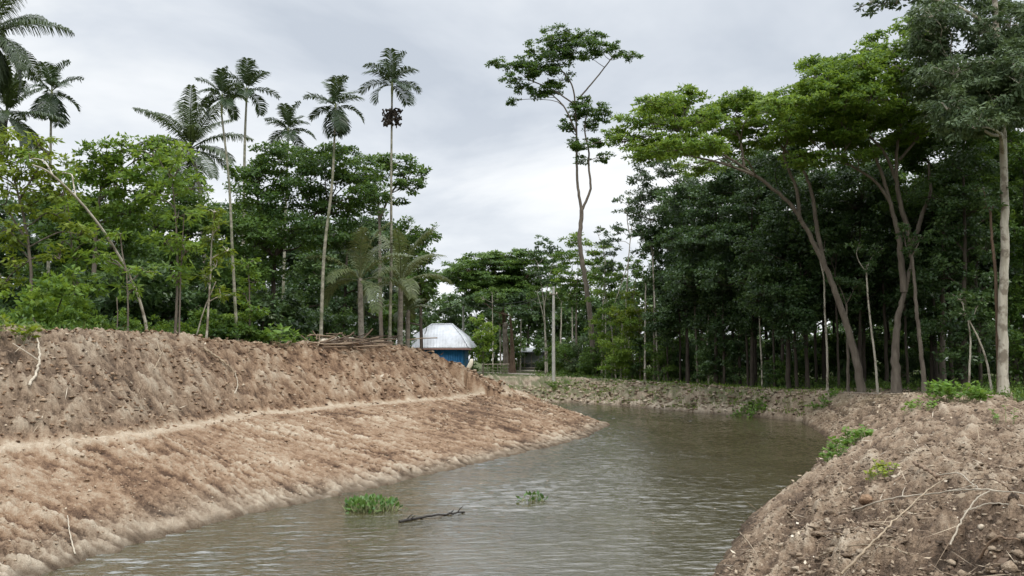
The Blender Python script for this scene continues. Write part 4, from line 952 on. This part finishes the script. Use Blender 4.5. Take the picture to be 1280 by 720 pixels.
stick('bleached_root', 'pale forked root hooked down the spoil heap below the yellowish sapling', 'root', [(36, 485), (46, 470), (49, 452), (46, 432)], .035, .02, W_PALE, [.02, .06, .08, .08], [(.55, -.75, -.2, .55, .75)])
stick('fallen_branch', 'thin upright pale stick at the foot of the left bank near the water', 'branch', [(94, 696), (88, 678), (84, 655)], .014, .008, W_PALE, [.02, .05, .1])
stick('fallen_log', 'slim bark-bare pole lying down the heap face below the speckled pole palm', 'log', [(254, 440), (272, 453), (294, 470)], .045, .03, W_TAN, [.1, .08, .05])
stick('fallen_branch', 'short pale twig standing in the heap below the slim bare pole', 'branch', [(293, 495), (297, 486), (294, 474)], .022, .012, W_PALE, [.0, .1, .15])
stick('fallen_branch', 'grey dead branch fan on the heap face left of the slim bare pole', 'branch', [(188, 470), (200, 452), (196, 436)], .025, .012, W_TAN, [.02, .12, .1], [(.3, .8, 0, .3, .5), (.6, -.8, 0, .4, .45), (.5, .3, 0, .9, .4)])
stick('fallen_log', 'pale log on top of the ridge in front of the brushwood pile', 'log', [(400, 433), (420, 431), (441, 428)], .085, .07, W_PALE, [.12, .12, .12])
SEED[0] += 1; r = np.random.default_rng(SEED[0]); mb = MB()
for i_ in range(120):
    q = drop(r.normal(438, 26), 432+r.uniform(-2, 6)); q[2] += abs(r.normal(0, .22))
    a = r.uniform(0, 3.14); L = r.uniform(.4, 1.7); e = q+np.array([math.cos(a)*L, math.sin(a)*L*.6, r.normal(.08, .16)])
    mb.tube([q, q*.5+e*.5+r.normal(0, .05, 3), e], [r.uniform(.012, .04)]*3, 5, tint=r.uniform(.02, .55))
o = mb.build('brushwood_pile', m_straw); tag(o, 'tangled pile of cut brushwood on the crest of the heap', 'brushwood pile')
v0, f0 = ico(3); q = drop(1083, 632); rr = 1+.16*fbm(v0[:, 0]*2+5, v0[:, 1]*2+v0[:, 2]*3, 95, 4); mb = MB()
mb.add(v0*rr[:, None]*np.array([.105, .10, .09])+q+[0, 0, .06], f0, .33+.1*v0[:, 2])
tag(mb.build('earth_lump', M_CLOD, None, q, smooth=True), 'round dark lump of earth resting above the level pale branch', 'earth lump')

# ------------------------------------------------------------------ weeds
def weed(name, label, cat, u, v, w, h, n, mat, leaf=(.13, .085), tint=.5, stems=None, up=.55):
    SEED[0] += 1; r = np.random.default_rng(SEED[0]); q = drop(u, v); root = thing(name, label, cat, q)
    st = MB(); mb = MB(); ns = stems or max(6, n//9)
    for i in range(ns):
        a = r.uniform(0, 6.28); k = r.uniform(0, 1)**.6
        b = q+np.array([math.cos(a)*w*k*.75, math.sin(a)*w*k*.75, 0]); b[2] = gz(b[0], b[1])-.03
        e = b+np.array([math.cos(a)*w*.35*r.uniform(.3, 1), math.sin(a)*w*.35*r.uniform(.3, 1), h*r.uniform(.45, 1.0)*(1-.35*k)])
        sp = spline([b, b*.5+e*.5+[0, 0, h*.1], e], 7); st.tube(sp, np.linspace(.010, .004, 7), 4, cap=False)
        m = n//ns; t = r.uniform(.25, 1.0, m); c = np.stack([np.interp(t, np.linspace(0, 1, 7), sp[:, j]) for j in range(3)], 1)
        aa = r.uniform(0, 6.28, m); ax = np.stack([np.cos(aa), np.sin(aa), r.uniform(-.1, .8, m)*up*1.6], 1)
        nn_ = unit(np.array([0, 0, 1.])+r.normal(0, .4, (m, 3)))
        l = leaf[0]*r.uniform(.6, 1.3, m); mb.leaves(c, ax, nn_, l, l*leaf[1]/leaf[0], np.clip(tint+r.normal(0, .17, m)+(t-.6)*.35, 0, 1), .12)
    st.build('stems', B_GREEN, root, q); mb.build('foliage', mat, root, q); return root
weed('weed_clump', 'large bright green leafy weed clump on the crest of the right bank', 'weeds', 1195, 502, 1.25, 1.05, 520, L_WEED, (.24, .15), .5)
weed('weed_clump', 'bright green weed clump spilling down the right bank towards the water', 'weeds', 1060, 562, .75, .75, 420, L_WEED, (.17, .10), .5)
weed('weed_clump', 'small tuft at the water side of the spilling weed clump', 'weeds', 1040, 572, .45, .4, 150, L_WEED, (.14, .08), .35)
weed('weed_clump', 'sparse yellowish weed lower on the right bank', 'weeds', 1104, 594, .30, .32, 150, L_YELLOW, (.09, .055), .75)
weed('weed_clump', 'yellow-green weed patch just left of the large crest clump', 'weeds', 1150, 512, .7, .5, 160, L_WEED, (.15, .09), .7)
weed('weed_clump', 'thin dark-stemmed seedling at the frame edge right of the large crest clump', 'weeds', 1255, 528, .35, .75, 60, L_WEED, (.11, .05), .6, 7)
weed('weed_clump', 'green weed patch at the foot of the far bank near the canal corner', 'weeds', 935, 520, 1.3, .75, 420, L_WEED, (.24, .13), .3)
weed('weed_clump', 'low green weeds on the far bank at the start of the right bank', 'weeds', 1030, 507, .9, .6, 200, L_WEED, (.22, .11), .3)
weed('weed_clump', 'low weed patch on the far bank below the utility pole', 'weeds', 702, 480, 1.6, .6, 240, L_MID, (.28, .12), .6)
weed('weed_clump', 'pale broad-leaved plants at the ridge edge under the mango tree', 'weeds', 345, 430, .9, 1.1, 120, L_WEED, (.40, .16), .6)
weed('weed_clump', 'yellow-green weeds on the ridge at the frame edge', 'weeds', 14, 414, .9, .6, 160, L_YELLOW, (.2, .1), .3)
for lab, u, v, w, h, n in [('raft of green water hyacinth floating by the left bank', 465, 637, .64, .30, 190), ('small dark water hyacinth sprig alone in mid canal', 665, 626, .30, .22, 26)]:
    SEED[0] += 1; r = np.random.default_rng(SEED[0]); q = onz(u, v, 0); root = thing('water_hyacinth', lab, 'water plant', q)
    st = MB(); mb = MB()
    for i in range(n):
        a = r.uniform(0, 6.28); k = r.uniform(0, 1)**.5
        b = q+np.array([math.cos(a)*w*k, math.sin(a)*w*k*.7, -.02]); e = b+np.array([math.cos(a)*.10*r.uniform(-.3, 1.2), math.sin(a)*.1*r.uniform(-.3, 1.2), h*r.uniform(.25, 1)*(1-.4*k)])
        st.tube([b, b*.5+e*.5, e], [.012, .010, .006], 4, tint=.4)
        ax = unit((e-b)*np.array([1.5, 1.5, .8])+r.normal(0, .06, 3))[None]; nn_ = unit(r.normal(0, .5, (1, 3))+np.array([-ax[0, 0], -ax[0, 1], 1.2]))
        mb.leaves(e[None], ax, nn_, .15*r.uniform(.7, 1.2), .10, np.clip([r.normal(.5 if n > 50 else .2, .2)], 0, 1), .1)
    st.build('stalks', B_GREEN, root, q); mb.build('leaves', L_HYA, root, q)
# floating branch
a = onz(499, 653, 0); b = onz(581, 641, 0); r = np.random.default_rng(5); mb = MB()
sp = spline([a, a*.6+b*.4+[0, 0, .03], b], 22)+[0, 0, .015]; sp[1:-1] += r.normal(0, .008, (20, 3)); mb.tube(sp, np.linspace(.035, .018, 22), 7)
for f_, dz in ((.15, .12), (.22, .10), (.85, .08), (.93, .14), (.8, .05)):
    c_ = sp[int(f_*21)]; mb.tube([c_, c_+[.06, .02, dz*.6], c_+[.12+r.uniform(-.05, .05), .05, dz]], [.015, .012, .006], 5)
tag(mb.build('floating_branch', W_DARK, None, a, smooth=True), 'dark wet branch floating in the middle of the canal', 'branch')
mb = MB(); r = np.random.default_rng(6); n = 26
c = np.array([onz(r.uniform(430, 900), r.uniform(560, 680), 0)+[0, 0, .012] for _ in range(n)])
c = np.vstack([c, [onz(u, v, 0)+[0, 0, .012] for u, v in [(558, 607), (562, 623), (613, 632), (598, 643)]]]); n = len(c)
k_ = inside(c[:, 0], c[:, 1]); c = c[k_]; n = len(c)
mb.leaves(c, np.c_[r.normal(size=(n, 2)), np.zeros(n)], unit(np.c_[r.normal(0, .2, (n, 2)), np.ones(n)]), r.uniform(.05, .12, n), .04, r.uniform(0, .7, n), .15)
tag(mb.build('floating_litter', m_straw), 'scraps of leaf floating on the canal', None, None, 'stuff')

# ------------------------------------------------------------------ house, shed, fence, poles
def corr_mat(name, col, sc_, ang):
    m, nt, out = nmat(name); co = worldco(nt)
    mp = N(nt, 'ShaderNodeMapping'); mp.inputs['Rotation'].default_value = (0, 0, ang); nt.links.new(co, mp.inputs['Vector'])
    wv = N(nt, 'ShaderNodeTexWave'); wv.bands_direction = 'X'; wv.inputs['Scale'].default_value = sc_; nt.links.new(mp.outputs[0], wv.inputs['Vector'])
    f = noise(nt, 1.3, 5, .6, co)
    c = ramp(nt, f, [(.3, tuple(q*.72 for q in col)), (.55, col), (.8, tuple(min(1, q*1.08) for q in col))])
    p = N(nt, 'ShaderNodeBsdfPrincipled'); p.inputs['Roughness'].default_value = .45; p.inputs['Metallic'].default_value = .15
    bp = N(nt, 'ShaderNodeBump'); bp.inputs['Distance'].default_value = .02; nt.links.new(wv.outputs['Fac'], bp.inputs['Height'])
    nt.links.new(bp.outputs[0], p.inputs['Normal']); nt.links.new(c, p.inputs['Base Color']); nt.links.new(p.outputs[0], out.inputs[0]); return m
M_TIN = corr_mat('roof_tin', (.54, .56, .59), 2.2, -.12); M_BLUE = corr_mat('blue_wall', (.035, .23, .52), 1.4, 0)
M_GREYS = corr_mat('grey_sheet', (.30, .31, .31), 2.0, 0); M_FASC = plain_mat('fascia', (.33, .20, .17), .7); M_CREAM = plain_mat('cream', (.68, .62, .50), .8, .12)
M_POST = plain_mat('weathered_post', (.24, .21, .17), .85, .25); M_CONC = plain_mat('concrete_pole', (.42, .41, .37), .85, .15, 2); M_WIRE = plain_mat('wire', (.02, .02, .02), .6)
M_DARKW = plain_mat('dark_doorway', (.03, .03, .032), .8)
hy = 82; px = hy/FPX; cx_ = P(550, 440, hy)[0]; hz0 = gz(cx_, hy+2)-.05
root = thing('blue_house', 'small bright blue house under a pale hipped tin roof behind the heap', 'house', (cx_, hy+2.4, hz0)); root.rotation_euler = (0, 0, -.10)
ze = P(0, 433, hy)[2]-hz0; zr_ = P(0, 404, hy)[2]-hz0
hw, hd = 30*px, 2.2
mb = MB(); mb.box((0, 0, ze/2), (hw, hd, ze/2)); wall = mb.build('wall', M_BLUE, root)
mb = MB(); mb.box((0, 0, .15), (hw+.12, hd+.12, .15)); mb.build('plinth', M_CONC, root)
th = .07; rl = 13*px
def ring(a, b_, z_): return [[-a, -b_, z_], [a, -b_, z_], [a, b_, z_], [-a, b_, z_]]
rw, rdp = 40*px, hd+.75; zm = P(0, 420, hy)[2]-hz0
ev = np.array(ring(rw, rdp, ze-.10)+ring(30.5*px, rdp-.6, zm)+ring(rl, .02, zr_))
mb = MB(); n_ = len(ev); fs = []
for k in (0, 4):
    for q_ in range(4): fs.append([k+q_, k+(q_+1) % 4, k+4+(q_+1) % 4, k+4+q_])
fs.append([8, 9, 10, 11]); lo = ev-[0, 0, th]
mb.add(np.vstack([ev, lo]), fs+[[n_+w for w in f_[::-1]] for f_ in fs]+[[q_, n_+q_, n_+(q_+1) % 4, (q_+1) % 4] for q_ in range(4)])
rf = mb.build('roof', M_TIN, root)
mb = MB(); mb.tube([ev[8]+[0, .02, .02], ev[9]+[0, .02, .02]], [.07, .07], 6)
for q_ in range(4): mb.tube([ev[8+q_]+[0, 0, .02], ev[4+q_]+[0, 0, .02], ev[q_]+[0, 0, .03]], [.06]*3, 6)
mb.build('ridge_cap', M_TIN, rf)
mb = MB()
mb.box((0, -rdp+.03, ze-.27), (rw-.05, .02, .07)); mb.box((0, rdp-.03, ze-.27), (rw-.05, .02, .07)); mb.box((rw-.03, 0, ze-.275), (.02, rdp-.08, .07)); mb.box((-rw+.03, 0, ze-.275), (.02, rdp-.08, .07))
mb.build('fascia', M_FASC, root)
for s_ in (-1, 1):
    mb = MB(); mb.box((s_*(hw+.003), -hd-.003, ze/2), (.05, .05, ze/2)); mb.build('corner_post', M_BLUE, root)
# cream bundle beside the house
q = P(586, 459, 78); q[2] = gz(q[0], q[1]); v0, f0 = ico(3)
vv = v0*np.array([.24, .2, .62])*(1+.10*fbm(v0[:, 0]*2, v0[:, 2]*3, 97, 3))[:, None]; vv[:, 0] += .28*(vv[:, 2]+.6)*.55+.12*np.sin(vv[:, 2]*2)
mb = MB(); mb.add(vv+q+[0, 0, .58+max(0, P(586, 457, 78)[2]-q[2])*.5], f0)
tag(mb.build('sack', M_CREAM, None, q, smooth=True), 'pale cream upright sack leaning beside the blue house', 'sack')
# open shed
sy = 112; px = sy/FPX; c0 = P(664, 448, sy); sz = gz(c0[0], sy)
root = thing('open_shed', 'small grey open-sided shed on thin posts at the end of the path', 'shed', (c0[0], sy, sz))
w2 = 18*px; hh = 2.55
for i in range(5):
    mb = MB(); xx = -w2+.1+i*(2*w2-.2)/4; mb.tube([(xx, -1.2, -.1), (xx+.02, -1.2, hh)], [.06, .055], 7); mb.build('post', M_POST, root)
for i in (-1, 1):
    mb = MB(); mb.tube([(i*(w2-.1), 1.2, -.1), (i*(w2-.1), 1.2, hh+.3)], [.06, .055], 7); mb.build('post', M_POST, root)
mb = MB(); mb.box((0, 1.3, hh/2), (w2-.05, .03, hh/2)); mb.build('back_wall', M_GREYS, root)
mb = MB(); mb.box((0, -1.28, .45), (w2-.02, .03, .12)); mb.box((0, -1.28, 1.1), (w2-.02, .025, .05)); mb.build('rail', M_POST, root)
mb = MB(); mb.box((0, -1.45, .10), (w2+.05, .12, .12)); mb.build('plinth', M_CREAM, root)
mb = MB(); v = [(-w2-.3, -1.7, hh), (w2+.3, -1.7, hh), (w2+.3, 0, hh+.55), (-w2-.3, 0, hh+.55), (w2+.3, 1.7, hh), (-w2-.3, 1.7, hh)]
v = np.array(v+[(a, b, c-.05) for a, b, c in v]); mb.add(v, [[0, 1, 2, 3], [3, 2, 4, 5], [6, 9, 8, 7], [9, 11, 10, 8], [0, 6, 7, 1], [5, 4, 10, 11], [1, 7, 8, 2], [2, 8, 10, 4], [0, 3, 9, 6], [3, 5, 11, 9]]); mb.build('roof', M_GREYS, root)
# low fence
fy = 89; px = fy/FPX; c0 = P(619, 462, fy); fz = gz(c0[0], fy)
root = thing('bamboo_fence', 'low bamboo rail fence with green creeper between house and path', 'fence', (c0[0], fy, fz))
w2 = 16*px; r = np.random.default_rng(12)
for i in range(6):
    xx = -w2+i*2*w2/5; mb = MB(); mb.tube([(xx, 0, -.1), (xx+r.uniform(-.03, .03), 0, 1.1)], [.045, .04], 6); mb.build('post', M_POST, root)
for zz_ in (.35, .7, 1.05):
    mb = MB(); mb.tube([(-w2-.1, .06, zz_), (0, .07, zz_+.02), (w2+.1, .06, zz_+.03)], [.035]*3, 6); mb.build('rail', W_PALE if zz_ > 1 else M_POST, root)
mb = MB(); n = 520; c = np.stack([r.uniform(-w2, w2, n), r.uniform(-.08, .16, n), r.uniform(0, .95, n)], 1)
mb.leaves(c, r.normal(size=(n, 3)), unit(r.normal(0, .5, (n, 3))+[0, -.8, .5]), r.uniform(.08, .16, n), .07, r.uniform(.2, .9, n), .1); mb.build('creeper', L_MID, root)
# utility poles and wires
tops = []
for lab, u, vt, Y in [('straight pale concrete utility pole beside the path', 692, 359, 77), ('distant utility pole rising behind the blue house', 579, 372, 104), ('far utility pole lost in the trees behind the left grove', 505, 382, 112)]:
    b = P(u, 462, Y); z0 = gz(b[0], Y); t_ = P(u, vt, Y)
    root = thing('utility_pole', lab, 'utility pole', (b[0], Y, z0), 'utility poles')
    H = t_[2]-z0; mb = MB(); mb.tube([(0, 0, -.2), (0, 0, H*.5), (t_[0]-b[0], 0, H)], [.17, .145, .11], 10); mb.build('post', M_CONC, root, smooth=True)
    mb = MB(); mb.tube([(-.35, -.13, H-.65), (.35, -.13, H-.65)], [.035, .035], 5); ar = mb.build('bracket', M_POST, root)
    for s_ in (-.3, .3):
        mb = MB(); mb.tube([(s_, -.13, H-.62), (s_, -.13, H-.5), (s_, -.13, H-.44)], [.04, .05, .02], 7); mb.build('insulator', M_CREAM, ar)
    tops.append(np.array([b[0], Y-.13, z0+H-.45]))
for lab, s_ in (('upper of two thin wires strung between the utility poles', .3), ('lower of two thin wires strung between the utility poles', -.3)):
    mb = MB()
    for a_, b_ in zip(tops[:-1], tops[1:]):
        t = np.linspace(0, 1, 15)[:, None]; pts = a_*(1-t)+b_*t+[s_, 0, 0]; pts[:, 2] -= (.7+.5*(s_ < 0))*4*(t*(1-t))[:, 0]; mb.tube(pts, [.02]*15, 4)
    tag(mb.build('power_line', M_WIRE), lab, 'power line', 'wires')
# ------------------------------------------------------------------ sky, sun, camera
W = bpy.data.worlds.new('World'); SC.world = W; W.use_nodes = True
nt = W.node_tree; nt.nodes.clear()
out = nt.nodes.new('ShaderNodeOutputWorld'); bg = nt.nodes.new('ShaderNodeBackground')
SUN_EL, SUN_AZ = math.radians(58), math.radians(155)   # azimuth clockwise from +Y
sky = nt.nodes.new('ShaderNodeTexSky'); sky.sky_type = 'NISHITA'; sky.sun_disc = False
sky.sun_elevation = SUN_EL; sky.sun_rotation = SUN_AZ
d = nt.nodes.new('ShaderNodeTexCoord').outputs['Generated']
sx = N(nt, 'ShaderNodeSeparateXYZ'); nt.links.new(d, sx.inputs[0])
zz = mth(nt, 'ADD', mth(nt, 'MAXIMUM', sx.outputs[2], 0), .22)
cx = N(nt, 'ShaderNodeCombineXYZ')
nt.links.new(mth(nt, 'DIVIDE', sx.outputs[0], zz), cx.inputs[0]); nt.links.new(mth(nt, 'DIVIDE', sx.outputs[1], zz), cx.inputs[1])
mp = N(nt, 'ShaderNodeMapping'); mp.inputs['Location'].default_value = (5.3, 2.9, 0); mp.inputs['Scale'].default_value = (.8, 1.0, 1)
nt.links.new(cx.outputs[0], mp.inputs['Vector'])
n1 = noise(nt, 1.25, 6, .55, mp.outputs[0], .35)
cl = ramp(nt, n1, [(.34, (.39, .425, .475)), (.45, (.49, .52, .56)), (.54, (.59, .61, .63)), (.64, (.68, .69, .70))])
hz = ramp(nt, sx.outputs[2], [(0, (1, 1, 1)), (.10, (.55, .55, .55)), (.3, (0, 0, 0))])
cl = mix(nt, mth(nt, 'MULTIPLY', hz, .6), cl, (.69, .70, .71))
up = ramp(nt, sx.outputs[2], [(.42, (1, 1, 1)), (.85, (3.2, 3.2, 3.2))])
STR = .1
cl = mix(nt, 1.0, cl, up, 'MULTIPLY')
cl = mix(nt, 1.0, cl, (1/STR*1.36,)*3, 'MULTIPLY')
fin = mix(nt, .93, sky.outputs[0], cl)
nt.links.new(fin, bg.inputs[0]); bg.inputs[1].default_value = STR
nt.links.new(bg.outputs[0], out.inputs[0])
sl = bpy.data.lights.new('sun', 'SUN'); sl.energy = 1.5; sl.angle = math.radians(12); sl.color = (1, .95, .87)
so = bpy.data.objects.new('sun', sl); C.objects.link(so)
from mathutils import Vector
sd = Vector((math.sin(SUN_AZ)*math.cos(SUN_EL), math.cos(SUN_AZ)*math.cos(SUN_EL), math.sin(SUN_EL)))
so.rotation_euler = sd.to_track_quat('Z', 'Y').to_euler()
cam = bpy.data.cameras.new('camera'); cam.sensor_width = 36; cam.lens = 36*FPX/1280; cam.clip_end = 9000; cam.clip_start = .05
co_ = bpy.data.objects.new('camera', cam); C.objects.link(co_); co_.location = (0, 0, EYE)
co_.rotation_euler = (math.pi/2+PITCH, 0, 0); SC.camera = co_
SC.view_settings.view_transform = 'Standard'; SC.view_settings.look = 'None'
SC.view_settings.exposure = .22; SC.view_settings.gamma = 1
SC.render.engine = 'CYCLES'; SC.cycles.use_denoising = True
SC.cycles.max_bounces = 6; SC.cycles.diffuse_bounces = 3; SC.cycles.glossy_bounces = 3; SC.cycles.transmission_bounces = 4
SC.cycles.caustics_reflective = False; SC.cycles.caustics_refractive = False
